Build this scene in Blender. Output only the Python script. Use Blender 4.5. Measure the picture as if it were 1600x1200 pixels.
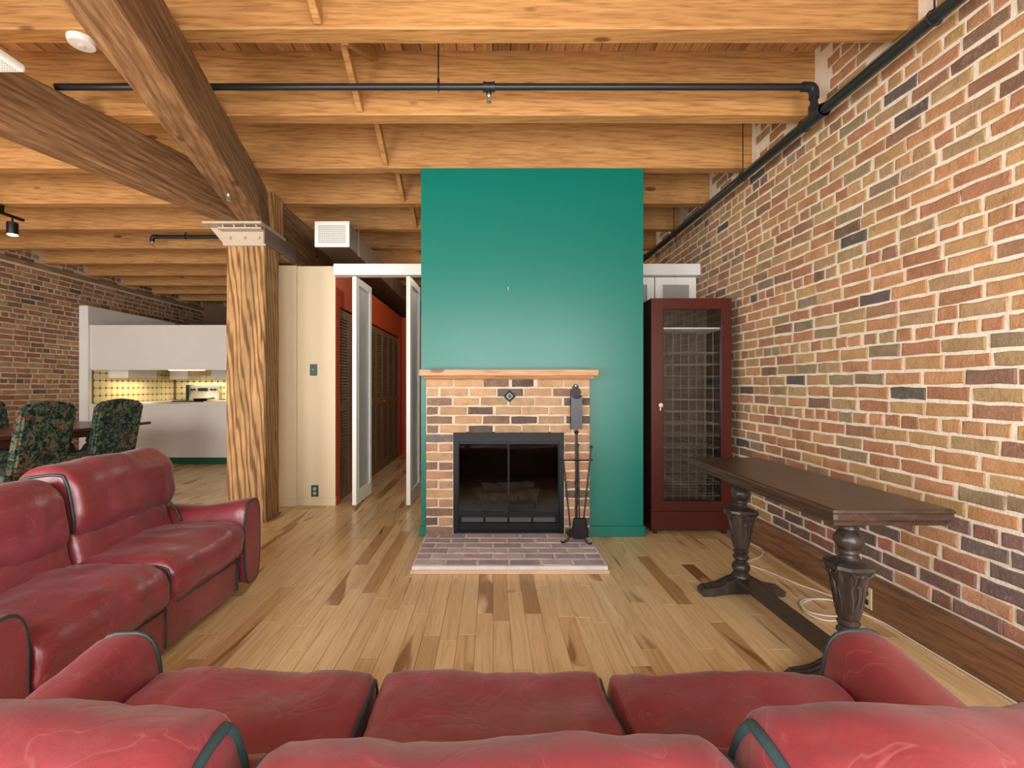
import bpy, bmesh, math, random
from mathutils import Vector, Matrix, noise
from math import pi, sin, cos, radians
random.seed(7)
S = bpy.context.scene
for o in list(bpy.data.objects): bpy.data.objects.remove(o)
COL = S.collection

# ------------------------------------------------------------------ camera
F, VX, VY, H = 755.0, 768.0, 603.0, 1.2      # focal length in px of a 1600 px wide frame, vanishing point, eye height
cd = bpy.data.cameras.new('camera'); cam = bpy.data.objects.new('camera', cd); COL.objects.link(cam)
cd.sensor_width = 36; cd.lens = F/1600*36; cd.shift_x = (800-VX)/1600; cd.shift_y = (VY-600)/1600
cd.clip_start = 0.02
cam.location = (0, 0, H); cam.rotation_euler = (pi/2, 0, 0); S.camera = cam
# ------------------------------------------------------------------ world, daylight, exposure
w = bpy.data.worlds.new('sky'); S.world = w; w.use_nodes = True
w.node_tree.nodes['Background'].inputs[0].default_value = (0.80, 0.90, 1.0, 1)
w.node_tree.nodes['Background'].inputs[1].default_value = 1.0
S.view_settings.view_transform = 'Standard'; S.view_settings.look = 'None'
S.view_settings.gamma = 1; S.view_settings.use_curve_mapping = False
S.view_settings.exposure = 0.62
BACKY = -0.9
WINDOWS = [(-5.0, 1.5), (-2.6, 1.5), (-0.35, 1.5), (1.25, 1.3)]      # centre x, width; sill 0.20, head 2.25
WZ0, WZ1 = 0.20, 2.25
for i, (wx, ww) in enumerate(WINDOWS):
    ld = bpy.data.lights.new('window_daylight', 'AREA'); ld.shape = 'RECTANGLE'
    ld.size = ww; ld.size_y = WZ1-WZ0; ld.energy = (112, 88, 66, 66)[i]*ww/1.5; ld.color = (1.0, 0.98, 0.955)
    lo = bpy.data.objects.new('window_daylight', ld); COL.objects.link(lo)
    lo.location = (wx, BACKY-0.02, (WZ0+WZ1)/2); lo.rotation_euler = (radians(90), 0, 0)

# ------------------------------------------------------------------ helpers
def px(x, y, Y): return Vector(((x-VX)*Y/F, Y, H-(y-VY)*Y/F))
def lin(r, g, b):
    f = lambda c: (c/255/12.92) if c/255 <= .04045 else ((c/255+.055)/1.055)**2.4
    return (f(r), f(g), f(b), 1)
ORG = {}
def tag(o, label=None, cat=None, group=None, kind=None):
    if label: o['label'] = label
    if cat: o['category'] = cat
    if group: o['group'] = group
    if kind: o['kind'] = kind
    return o
def thing(name, label, cat, loc=(0,0,0), group=None):
    o = bpy.data.objects.new(name, None); COL.objects.link(o); o.location = loc
    o.empty_display_size = .1
    ORG[o.name] = Vector(loc); return tag(o, label, cat, group)
def obj(name, bm, m, parent=None, smooth=False, label=None, local=False):
    """link a bmesh that was built in world space as one mesh object"""
    org = ORG.get(parent.name, Vector()) if parent else Vector()
    if org.length and not local: bmesh.ops.translate(bm, verts=bm.verts, vec=-org)
    bmesh.ops.recalc_face_normals(bm, faces=bm.faces)
    me = bpy.data.meshes.new(name); bm.to_mesh(me); bm.free()
    if smooth:
        me.polygons.foreach_set('use_smooth', [True]*len(me.polygons))
        if smooth != True: me.set_sharp_from_angle(angle=radians(smooth))
    for mm in (m if isinstance(m, (list, tuple)) else [m]): me.materials.append(mm)
    o = bpy.data.objects.new(name, me); COL.objects.link(o)
    if parent: o.parent = parent
    ORG[o.name] = org
    if label: o['label'] = label
    return o
def inst(name, me, loc, parent=None, rot=(0,0,0), scale=(1,1,1)):
    o = bpy.data.objects.new(name, me); COL.objects.link(o)
    org = ORG.get(parent.name, Vector()) if parent else Vector()
    o.location = Vector(loc)-org; o.rotation_euler = rot; o.scale = scale
    if parent: o.parent = parent
    return o
def struct(o): o['kind'] = 'structure'; return o
def copy_tree(o, parent=None):
    c = o.copy(); COL.objects.link(c); c.parent = parent
    ORG[c.name] = ORG.get(o.name, Vector())
    for ch in [x for x in bpy.data.objects if x.parent == o]: copy_tree(ch, c)
    return c
def B(): return bmesh.new()
def box(bm, x0, x1, y0, y1, z0, z1, bev=0, seg=1):
    r = bmesh.ops.create_cube(bm, size=1, matrix=Matrix.Translation(((x0+x1)/2, (y0+y1)/2, (z0+z1)/2)) @ Matrix.Diagonal((abs(x1-x0), abs(y1-y0), abs(z1-z0), 1)))
    if bev:
        es = list({e for v in r['verts'] for e in v.link_edges})
        bmesh.ops.bevel(bm, geom=es, offset=bev, segments=seg, affect='EDGES', profile=.5)
    return bm
def mbox(x0, x1, y0, y1, z0, z1, bev=0, seg=1): return box(B(), x0, x1, y0, y1, z0, z1, bev, seg)
def obox(bm, c, u, v, wv, bev=0):
    """oriented box: centre c, half-extent vectors u v w"""
    M = Matrix((( *u*2,), (*v*2,), (*wv*2,))).transposed().to_4x4(); M.translation = c
    r = bmesh.ops.create_cube(bm, size=1, matrix=M)
    if bev:
        es = list({e for q in r['verts'] for e in q.link_edges})
        bmesh.ops.bevel(bm, geom=es, offset=bev, segments=1, affect='EDGES')
    return bm
def tube(bm, pts, r, n=10, closed=False, caps=True):
    pts = [Vector(p) for p in pts]; m = len(pts); rings = []; prev = None
    for i, p in enumerate(pts):
        a = pts[(i-1) % m] if (i > 0 or closed) else p
        b = pts[(i+1) % m] if (i < m-1 or closed) else p
        t = (b-a).normalized()
        if prev is None:
            nrm = t.orthogonal().normalized()
        else:
            nrm = prev - t*prev.dot(t)
            nrm = nrm.normalized() if nrm.length > 1e-6 else t.orthogonal().normalized()
        prev = nrm; bn = t.cross(nrm)
        rr = r[i] if isinstance(r, (list, tuple)) else r
        rings.append([bm.verts.new(p + nrm*cos(2*pi*k/n)*rr + bn*sin(2*pi*k/n)*rr) for k in range(n)])
    for i in range(m if closed else m-1):
        A, C = rings[i], rings[(i+1) % m]
        for k in range(n): bm.faces.new((A[k], A[(k+1) % n], C[(k+1) % n], C[k]))
    if caps and not closed:
        bm.faces.new(rings[0][::-1]); bm.faces.new(rings[-1])
    return bm
def lathe(bm, c, prof, n=20):
    c = Vector(c); rings = []
    for (r, z) in prof:
        rings.append([bm.verts.new(c+Vector((cos(2*pi*k/n)*r, sin(2*pi*k/n)*r, z))) for k in range(n)])
    for a, b in zip(rings, rings[1:]):
        for k in range(n): bm.faces.new((a[k], a[(k+1) % n], b[(k+1) % n], b[k]))
    bm.faces.new(rings[0][::-1]); bm.faces.new(rings[-1])
    return bm
def prism(bm, poly, axis, a, b):
    """extrude a 2D polygon along axis ('x': poly is (y,z); 'y': (x,z); 'z': (x,y))"""
    def P(p, t): return {'x': (t, p[0], p[1]), 'y': (p[0], t, p[1]), 'z': (p[0], p[1], t)}[axis]
    A = [bm.verts.new(P(p, a)) for p in poly]; C = [bm.verts.new(P(p, b)) for p in poly]
    n = len(poly)
    for i in range(n): bm.faces.new((A[i], A[(i+1) % n], C[(i+1) % n], C[i]))
    bm.faces.new(A[::-1]); bm.faces.new(C)
    return bm
def smoothpath(pts, k=6):
    pts = [Vector(p) for p in pts]; out = []
    for i in range(len(pts)-1):
        p0 = pts[max(i-1, 0)]; p1 = pts[i]; p2 = pts[i+1]; p3 = pts[min(i+2, len(pts)-1)]
        for j in range(k):
            t = j/k
            out.append(.5*((2*p1)+(-p0+p2)*t+(2*p0-5*p1+4*p2-p3)*t*t+(-p0+3*p1-3*p2+p3)*t**3))
    out.append(pts[-1]); return out

# ------------------------------------------------------------------ materials
class N:
    def __init__(s, name):
        s.m = bpy.data.materials.new(name); s.m.use_nodes = True; s.t = s.m.node_tree
        s.p = s.t.nodes['Principled BSDF']
    def n(s, t, **kw):
        x = s.t.nodes.new(t)
        for k, v in kw.items(): setattr(x, k, v)
        return x
    def l(s, a, b): s.t.links.new(a, b)
    def coord(s, scale=(1,1,1), rnd=True, kind='Object'):
        tc = s.n('ShaderNodeTexCoord'); mp = s.n('ShaderNodeMapping'); mp.inputs['Scale'].default_value = scale
        s.l(tc.outputs[kind], mp.inputs['Vector'])
        if rnd:
            oi = s.n('ShaderNodeObjectInfo'); mu = s.n('ShaderNodeMath', operation='MULTIPLY'); mu.inputs[1].default_value = 37.3
            s.l(oi.outputs['Random'], mu.inputs[0]); cb = s.n('ShaderNodeCombineXYZ')
            for i in range(3): s.l(mu.outputs[0], cb.inputs[i])
            s.l(cb.outputs[0], mp.inputs['Location'])
        return mp.outputs[0]
    def noise(s, vec, scale, detail=4, rough=.55, dist=0):
        x = s.n('ShaderNodeTexNoise'); x.inputs['Scale'].default_value = scale; x.inputs['Detail'].default_value = detail
        x.inputs['Roughness'].default_value = rough; x.inputs['Distortion'].default_value = dist
        s.l(vec, x.inputs['Vector']); return x.outputs['Fac']
    def ramp(s, fac, stops):
        x = s.n('ShaderNodeValToRGB'); e = x.color_ramp.elements
        while len(e) < len(stops): e.new(.5)
        for i, (p, c) in enumerate(stops): e[i].position = p; e[i].color = c
        s.l(fac, x.inputs['Fac']); return x.outputs['Color']
    def mix(s, a, b, fac, mode='MIX'):
        x = s.n('ShaderNodeMix', data_type='RGBA', blend_type=mode)
        for sock, v in ((x.inputs[0], fac), (x.inputs[6], a), (x.inputs[7], b)):
            if hasattr(v, 'links'): s.l(v, sock)
            else: sock.default_value = v
        return x.outputs[2]
    def bump(s, h, strength=.3, dist=.01):
        x = s.n('ShaderNodeBump'); x.inputs['Strength'].default_value = strength; x.inputs['Distance'].default_value = dist
        s.l(h, x.inputs['Height']); s.l(x.outputs[0], s.p.inputs['Normal'])
    def base(s, c, rough=.5, spec=.5, metal=0):
        if hasattr(c, 'links'): s.l(c, s.p.inputs['Base Color'])
        else: s.p.inputs['Base Color'].default_value = c
        s.p.inputs['Roughness'].default_value = rough; s.p.inputs['Specular IOR Level'].default_value = spec
        s.p.inputs['Metallic'].default_value = metal
        return s.m
G = lambda v: (v, v, v, 1)
def plain(name, rgb, rough=.5, spec=.5, metal=0, var=.12, scale=3, bump=0, bscale=60):
    n = N(name); v = n.coord((1,1,1)); f = n.noise(v, scale, 4)
    c = lin(*rgb); d = tuple(x*(1-var) for x in c[:3])+(1,); e = tuple(min(1, x*(1+var*.6)) for x in c[:3])+(1,)
    n.base(n.ramp(f, [(.3, d), (.7, e)]), rough, spec, metal)
    if bump: n.bump(n.noise(v, bscale, 3), bump, .003)
    return n.m
def wood(name, dark, mid, light, axis, rough=.5, spec=.4, grain=1.0, knots=True, bump=.15, rnd=.35, gs=1.0, bands=0, soft=.62):
    n = N(name)
    st = {'x': (.55, 9, 9), 'y': (9, .55, 9), 'z': (9, 9, .55)}[axis]
    v = n.coord(tuple(a*gs for a in st))
    g = n.noise(v, 2.2, 7, .6, 1.2)
    st2 = {'x': (.35, 2.2, 2.2), 'y': (2.2, .35, 2.2), 'z': (2.2, 2.2, .35)}[axis]
    v2 = n.coord(st2); big = n.noise(v2, 1.6, 3, .5, .6)
    wv = n.n('ShaderNodeTexWave', wave_type='RINGS'); wv.inputs['Scale'].default_value = 2.4*gs; wv.inputs['Distortion'].default_value = 6
    wv.inputs['Detail'].default_value = 3; wv.inputs['Detail Scale'].default_value = 1.2; n.l(v2, wv.inputs['Vector'])
    c1 = n.ramp(g, [(.30, lin(*dark)), (.48, lin(*mid)), (.72, lin(*light))])
    c2 = n.ramp(wv.outputs['Fac'], [(0, lin(*mid)), (.6, lin(*light)), (1, lin(*mid))])
    c = n.mix(c2, c1, .55*grain)
    c = n.mix(c, n.ramp(big, [(.30, G(soft)), (.55, G(1)), (.8, G(1.0))]), .8, 'MULTIPLY')
    if bands:
        wb = n.n('ShaderNodeTexWave', wave_type='BANDS', bands_direction='DIAGONAL'); wb.inputs['Scale'].default_value = 13; wb.inputs['Distortion'].default_value = 7
        wb.inputs['Detail'].default_value = 2.5; wb.inputs['Detail Scale'].default_value = 1.0; n.l(n.coord({'x': (.10, 1, 1), 'y': (1, .10, 1), 'z': (1, 1, .10)}[axis]), wb.inputs['Vector'])
        c = n.mix(c, n.ramp(wb.outputs['Fac'], [(.0, lin(150, 122, 92)), (.28, lin(206, 190, 168)), (.5, G(1)), (1, G(1))]), bands, 'MULTIPLY')
    oi = n.n('ShaderNodeObjectInfo')
    c = n.mix(c, n.ramp(oi.outputs['Random'], [(0, G(1-rnd)), (.5, G(1-rnd*.35)), (1, G(1))]), 1.0, 'MULTIPLY')
    if knots:
        st3 = {'x': (.8, 2.0, 2.0), 'y': (2.0, .8, 2.0), 'z': (2.0, 2.0, .8)}[axis]
        vo = n.n('ShaderNodeTexVoronoi'); vo.inputs['Scale'].default_value = 2.2; n.l(n.coord(st3), vo.inputs['Vector'])
        c = n.mix(c, n.ramp(vo.outputs['Distance'], [(0, lin(120, 84, 58)), (.05, lin(150, 104, 70)), (.075, lin(120, 84, 58)), (.11, G(1)), (1, G(1))]), .75, 'MULTIPLY')
    fine = n.noise(n.coord(tuple(a*gs*3 for a in st)), 3.0, 5, .6, .3)
    c = n.mix(c, n.ramp(fine, [(.34, lin(176, 150, 126)), (.52, G(1)), (1, G(1))]), .6*grain, 'MULTIPLY')
    n.base(c, rough, spec)
    if bump: n.bump(g, bump, .004)
    return n.m
M = {}
M['joist'] = wood('joist_pine', (176, 124, 70), (194, 142, 84), (206, 156, 98), 'x', rough=.6, rnd=.12, bands=.18, soft=.8)
M['beam'] = wood('beam_timber', (98, 71, 48), (142, 104, 69), (172, 133, 92), 'y', rough=.7, rnd=.12, bump=.45, bands=.45)
M['post'] = wood('post_timber', (128, 95, 56), (170, 131, 82), (188, 151, 100), 'z', rough=.7, rnd=0, bump=.5, gs=1.0, grain=.9, bands=.9)
M['deck'] = wood('deck_board_wood', (178, 126, 80), (212, 160, 108), (226, 178, 126), 'y', rough=.6, rnd=.4)
M['mantel'] = wood('mantel_pine', (168, 118, 78), (200, 152, 108), (216, 172, 128), 'x', rough=.5, rnd=0)
M['basewood'] = wood('baseboard_wood', (100, 68, 46), (136, 98, 70), (156, 118, 88), 'y', rough=.45, rnd=.1)
M['table'] = wood('dark_oak', (38, 27, 22), (60, 44, 36), (84, 64, 52), 'y', rough=.32, spec=.5, knots=False, rnd=0)
M['darkturn'] = wood('dark_turned_oak', (34, 28, 26), (54, 46, 42), (84, 74, 68), 'z', rough=.34, spec=.5, knots=False, rnd=0)
M['dining'] = wood('dining_mahogany', (58, 30, 22), (92, 50, 34), (118, 68, 46), 'y', rough=.3, knots=False, rnd=0)
M['louver'] = wood('louver_wood', (92, 70, 50), (134, 106, 78), (152, 124, 94), 'z', rough=.5, knots=False, rnd=.1)
M['kwood'] = wood('light_cabinet_wood', (190, 150, 96), (216, 178, 120), (230, 196, 140), 'y', rough=.5, knots=False, rnd=0)
def floor_mat(name, per_object):
    n = N(name)
    if per_object:
        r = n.n('ShaderNodeObjectInfo').outputs['Random']
    else:
        at = n.n('ShaderNodeAttribute'); at.attribute_name = 'tone'; r = at.outputs['Fac']
    v = n.coord((11, .7, 1), rnd=per_object)
    g = n.noise(v, 2.4, 7, .6, 1.6)
    v2 = n.coord((7, .9, 1), rnd=per_object); st = n.noise(v2, .9, 2, .5, .8)
    c = n.ramp(g, [(.25, lin(200, 166, 118)), (.5, lin(224, 194, 147)), (.75, lin(234, 208, 163))])
    tone = n.ramp(r, [(0, (.56, .46, .36, 1)), (.05, (.72, .63, .52, 1)), (.14, (.88, .82, .74, 1)), (.4, (.96, .94, .90, 1)), (1, G(1.0))])
    c = n.mix(c, tone, 1.0, 'MULTIPLY')
    streak = n.ramp(st, [(0, lin(140, 100, 60)), (.30, lin(150, 108, 66)), (.36, G(1)), (1, G(1))])
    c = n.mix(c, streak, .75, 'MULTIPLY')
    n.base(c, .27, .45); n.bump(g, .03, .002); return n.m
M['plank'] = floor_mat('maple_plank', True); M['plank_far'] = floor_mat('maple_plank_joined', False)
def brick_mat(name, per_object):
    n = N(name)
    if per_object:
        c0 = n.n('ShaderNodeObjectInfo').outputs['Color']
    else:
        at = n.n('ShaderNodeAttribute'); at.attribute_name = 'tone'; c0 = at.outputs['Color']
    v = n.coord((1,1,1), rnd=per_object)
    f = n.noise(v, 14, 5, .65); f2 = n.noise(v, 55, 4, .7); f3 = n.noise(v, 5, 3, .5, .5)
    c = n.mix(c0, n.ramp(f, [(.25, G(.66)), (.55, G(1)), (.8, (1.0, .97, .92, 1))]), .8, 'MULTIPLY')
    c = n.mix(c, n.ramp(f3, [(.3, (.72, .66, .62, 1)), (.5, G(1)), (1, G(1))]), .55, 'MULTIPLY')
    c = n.mix(c, lin(214, 200, 178), n.ramp(f2, [(.56, G(0)), (.80, G(.4))]))
    n.base(c, .88, .25); n.bump(n.mix(f2, f, .5), .8, .012); return n.m
M['brick'] = brick_mat('brick_clay', True); M['brick_far'] = brick_mat('brick_clay_joined', False)
def mortar(name, rgb, rgb2):
    n = N(name); v = n.coord((1,1,1), rnd=False); f = n.noise(v, 9, 6, .65); f2 = n.noise(v, 70, 4, .7)
    n.base(n.ramp(f, [(.3, lin(*rgb2)), (.6, lin(*rgb))]), .95, .2); n.bump(f2, .6, .008); return n.m
M['mortar'] = mortar('mortar_cream', (240, 230, 212), (220, 206, 184))
M['mortar_l'] = mortar('mortar_tan', (226, 206, 180), (200, 178, 150))
M['mortar_f'] = mortar('mortar_fireplace', (214, 198, 176), (188, 170, 148))
M['mortar_h'] = mortar('mortar_hearth', (226, 220, 218), (204, 196, 194))
M['green'] = plain('green_wall_paint', (0, 112, 98), .34, .5, var=.03, scale=1.2, bump=.06, bscale=35)
M['cream'] = plain('cream_paint', (222, 204, 170), .6, .35, var=.03)
M['red'] = plain('red_orange_paint', (190, 74, 36), .5, .4, var=.05)
M['white'] = plain('white_paint', (236, 234, 228), .4, .45, var=.02)
M['kwhite'] = plain('kitchen_white_laminate', (226, 221, 214), .35, .45, var=.03)
M['kgreen'] = plain('green_kick_paint', (10, 84, 60), .5, .4, var=.04)
M['darkgreen'] = plain('dark_green_plate', (22, 66, 54), .35, .5, var=.05)
M['pipe'] = plain('black_pipe_paint', (34, 38, 40), .38, .5, var=.1)
M['black'] = plain('black_metal', (14, 15, 17), .45, .35, var=.1)
M['blackmatte'] = plain('black_soot', (34, 33, 32), .85, .2, var=.3, scale=8)
M['duct'] = plain('brown_duct_paint', (92, 76, 62), .45, .5, var=.06)
M['steel'] = plain('beige_steel_paint', (176, 160, 140), .5, .4, var=.06)
M['steeldark'] = plain('taupe_steel_paint', (116, 102, 90), .5, .4, var=.06)
M['chrome'] = plain('brushed_steel', (190, 188, 184), .3, .5, metal=.9, var=.05)
M['brass'] = plain('brass', (206, 160, 88), .25, .5, metal=.9, var=.05)
M['cabinet'] = plain('mahogany_lacquer', (72, 25, 19), .3, .45, var=.12, scale=2)
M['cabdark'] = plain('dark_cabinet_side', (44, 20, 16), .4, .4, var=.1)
M['cabback'] = wood('cabinet_back_wood', (66, 54, 42), (98, 82, 66), (120, 102, 82), 'z', rough=.6, knots=False, rnd=0)
M['wire'] = plain('pale_wire', (150, 142, 128), .4, .5, metal=.3, var=.05)
M['cable'] = plain('white_cable', (226, 214, 202), .5, .4, var=.03)
M['piping'] = plain('green_grey_piping', (44, 64, 66), .45, .45, var=.08)
M['plaster'] = plain('plaster_white', (226, 222, 214), .7, .3, var=.03)
M['dim'] = plain('hall_brown_wall', (120, 92, 70), .7, .3, var=.1)
M['tile'] = plain('yellow_cream_tile', (222, 204, 156), .25, .5, var=.08, scale=6)
M['grout'] = plain('brown_grout', (128, 108, 76), .8, .2, var=.1)
M['iron'] = plain('wrought_iron', (50, 44, 40), .4, .5, metal=.4, var=.2, scale=20)
M['deco'] = plain('blue_grey_ceramic', (48, 58, 64), .2, .6, var=.5, scale=40)
def glass(name, col, rough, trans=1.0):
    n = N(name); n.base(col, rough, .5); n.p.inputs['Transmission Weight'].default_value = trans; n.p.inputs['IOR'].default_value = 1.45
    return n.m
M['frost'] = glass('frosted_glass', (.80, .84, .82, 1), .45, .75)
M['clear'] = glass('clear_glass', (.90, .92, .92, 1), .02)
M['smoked'] = glass('smoked_glass', (.38, .38, .38, 1), .04)
def leather():
    n = N('burgundy_leather'); v = n.coord((1,1,1), rnd=False)
    f = n.noise(v, 3.0, 4, .55, .4); f2 = n.noise(v, 5.5, 3, .5, 1.2); f3 = n.noise(v, 190, 3, .6); sc_ = n.noise(n.coord((1, 2.2, 2.2), rnd=False), 16, 5, .65, .6)
    c = n.ramp(f, [(.28, lin(108, 33, 38)), (.5, lin(129, 45, 54)), (.74, lin(148, 68, 80))])
    crease = n.ramp(f2, [(.492, G(0)), (.499, G(.12)), (.501, G(.12)), (.508, G(0))])
    c = n.mix(c, lin(206, 140, 138), crease)
    c = n.mix(c, lin(196, 116, 116), n.ramp(sc_, [(.60, G(0)), (.78, G(.22))]))
    n.base(c, .35, .8)
    cr2 = n.ramp(f2, [(.44, G(.5)), (.5, G(0)), (.56, G(.5))])
    wr = n.noise(n.coord((1.6, 2.0, 1.6), rnd=False), 8, 3, .5, .3)
    n.bump(n.mix(n.mix(cr2, wr, .6), f3, .10), .26, .012)
    n.p.inputs['Sheen Weight'].default_value = .12; n.p.inputs['Sheen Roughness'].default_value = .45; n.p.inputs['Sheen Tint'].default_value = (1, .86, .88, 1)
    return n.m
M['leather'] = leather()
def tapestry():
    n = N('floral_tapestry'); v = n.coord((1,1,1))
    vo = n.n('ShaderNodeTexVoronoi'); vo.inputs['Scale'].default_value = 26; vo.inputs['Randomness'].default_value = 1; n.l(v, vo.inputs['Vector'])
    f = n.noise(v, 9, 5, .6, 1.5); g = n.noise(v, 21, 5, .65, 1.2)
    c = n.ramp(g, [(.30, lin(14, 20, 22)), (.44, lin(24, 46, 44)), (.52, lin(52, 74, 66)), (.60, lin(112, 112, 84)), (.72, lin(26, 30, 28))])
    fl = n.ramp(f, [(.56, G(0)), (.63, G(.85))])
    c = n.mix(c, n.ramp(g, [(.3, lin(70, 36, 26)), (.6, lin(132, 80, 54)), (.75, lin(176, 142, 100))]), fl)
    n.base(c, .9, .15); n.bump(g, .3, .004); return n.m
M['tapestry'] = tapestry()
M['ledger'] = plain('tan_ledger', (150, 122, 88), .8, .2, var=.25, scale=6, bump=.4)
def emit(name, col, st):
    n = N(name); n.base(col, .5); n.p.inputs['Emission Color'].default_value = col; n.p.inputs['Emission Strength'].default_value = st; return n.m
M['lampglow'] = emit('lamp_glow', (1, .93, .8, 1), 14)
M['tubeglow'] = emit('tube_glow', (1, .84, .5, 1), 5)

# ------------------------------------------------------------------ shell
XR, XL, FARY, DECK, JZ = 2.055, -6.33, 10.6, 3.35, 2.94
floor = struct(obj('floor', mbox(XL-.3, XR+.3, BACKY-.3, FARY+.3, -.14, -.020), M['dim']))
ceiling = struct(obj('ceiling', mbox(XL-.3, XR+.3, BACKY-.3, FARY+.3, DECK+.032, DECK+.12), M['dim']))
bm = B()
box(bm, XR, XR+.3, BACKY-.3, FARY+.3, -.14, 2.93); box(bm, XR+.02, XR+.3, BACKY-.3, FARY+.3, 2.93, DECK+.032)
wall_right = struct(obj('wall_right', bm, M['mortar']))
bm = B()
box(bm, XL-.3, XL, BACKY-.3, FARY+.3, -.14, 2.90); box(bm, XL-.3, XL-.02, BACKY-.3, FARY+.3, 2.90, DECK+.032)
wall_left = struct(obj('wall_left', bm, M['mortar_l']))
struct(obj('wall_far', mbox(XL, XR, FARY, FARY+.2, -.02, DECK+.03), M['dim']))
# window wall behind the camera
bm = B(); xs = [XL]
for wx, ww in WINDOWS: xs += [wx-ww/2, wx+ww/2]
xs.append(XR)
box(bm, XL, XR, BACKY-.25, BACKY, -.02, WZ0); box(bm, XL, XR, BACKY-.25, BACKY, WZ1, DECK+.03)
for i in range(0, len(xs), 2): box(bm, xs[i], xs[i+1], BACKY-.25, BACKY, WZ0, WZ1)
struct(obj('wall_windows', bm, M['plaster']))
for i, (wx, ww) in enumerate(WINDOWS):
    bm = B(); a, b = wx-ww/2, wx+ww/2
    for (x0, x1, z0, z1) in ((a, a+.06, WZ0, WZ1), (b-.06, b, WZ0, WZ1), (a, b, WZ0, WZ0+.06), (a, b, WZ1-.06, WZ1)):
        box(bm, x0, x1, BACKY-.2, BACKY-.1, z0, z1)
    struct(obj('window_%d' % (i+1), bm, M['white']))

# --- deck boards, joists and bridging under the ceiling
x = XL-.1; me = None
while x < XR+.05:
    if me is None:
        o = obj('deck_board', mbox(0, .111, 0, FARY-BACKY, 0, .03, .004), M['deck']); me = o.data
        o.location = (x, BACKY, DECK); o.parent = ceiling
    else: inst('deck_board', me, (x, BACKY, DECK), ceiling)
    x += .115
JY = [3.85+.75*(k-3) for k in range(-4, 13)]
JW = .105
def wavy_joist(seed):
    bm = B(); n = 40; L0, L1 = XL-.018, XR+.03; rings = []
    for i in range(n+1):
        X = L0+(L1-L0)*i/n
        d = lambda k: noise.noise(Vector((X*1.7, seed*3.1, k*5.0)))*.006
        rings.append([bm.verts.new((X, 0+d(1)*.5, 0+d(2)+.006)), bm.verts.new((X, .006, -.002+d(2))), bm.verts.new((X, JW-.006, -.002+d(3))), bm.verts.new((X, JW+d(4)*.5, .006+d(3))),
                      bm.verts.new((X, JW, DECK-JZ)), bm.verts.new((X, 0, DECK-JZ))])
    for a, b in zip(rings, rings[1:]):
        for k in range(6): bm.faces.new((a[k], a[(k+1) % 6], b[(k+1) % 6], b[k]))
    bm.faces.new(rings[0]); bm.faces.new(rings[-1][::-1]); return bm
jm = []
for k in range(4):
    o = obj('joist', wavy_joist(k), M['joist'], ceiling); o.location = (0, JY[k], JZ); jm.append(o.data)
for k in range(4, len(JY)): inst('joist', jm[k % 4], (0, JY[k], JZ), ceiling)
# cross bridging, one strip down and one up in each bay, drifting to the right as in the photo
brm = None
for k in range(len(JY)-1):
    ya, yb = JY[k]+JW, JY[k+1]
    bx = -.84 + .0*k
    for sgn in (1, -1):
        z0, z1 = (DECK-.03, JZ+.035) if sgn == 1 else (JZ+.035, DECK-.03)
        a = Vector((bx + (0 if sgn == 1 else .09), ya, z0)); b = Vector((bx + (0 if sgn == 1 else .09), yb, z1))
        d = (b-a); bm = B()
        obox(bm, (a+b)/2, Vector((.019, 0, 0)), d/2, Vector((0, -d.z, d.y)).normalized()*.034, .003)
        obj('bridging_strip', bm, M['joist'], ceiling)

# --- floor planks
PW = .0845
def plank_mesh(L):
    bm = B(); g = .0006; a, b = g, PW-g; c = .0012
    base = [(a, g, -.019), (b, g, -.019), (b, L-g, -.019), (a, L-g, -.019)]
    mid = [(x, y, -c) for x, y, _ in base]
    top = [(a+c, g+c, 0), (b-c, g+c, 0), (b-c, L-g-c, 0), (a+c, L-g-c, 0)]
    R = [[bm.verts.new(p) for p in r] for r in (base, mid, top)]
    for r0, r1 in zip(R, R[1:]):
        for k in range(4): bm.faces.new((r0[k], r0[(k+1) % 4], r1[(k+1) % 4], r1[k]))
    bm.faces.new(R[2]); return bm
planks = []
ncol = int((XR-XL)/PW)+1
for i in range(ncol):
    X = XL+i*PW; y = BACKY - random.random()*.9
    while y < FARY:
        L = random.choice((.45, .6, .75, .9, 1.05, 1.2)); planks.append((X, y, L)); y += L
def pscore(p):
    X, y, L = p; X += PW/2; y += L/2
    if y < 1.3: return 0
    u, v = VX+X*F/y, VY+H*F/y
    if u < 0 or u > 1600 or v > 1130: return 0
    if X < -1.45 and y < 2.9: return 0
    if -2.4 < X < -1.56 and y > 4.9: return 0
    if -.56 < X < 1.95 and y > 3.95: return 0
    if X < -2.4 and y > 7.5: return 0
    if X < -1.3 and v > 735 and u < 250: return 0
    if X > -1.3 and y > 8.5: return 0
    return L/(y**2.6)
planks.sort(key=pscore, reverse=True)
pm = {}
for k, (X, y, L) in enumerate(planks[:300]):
    if L not in pm:
        o = obj('floor_plank', plank_mesh(L), M['plank'], floor); pm[L] = o.data; o.location = (X, y, 0)
    else: inst('floor_plank', pm[L], (X, y, 0), floor)
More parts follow.
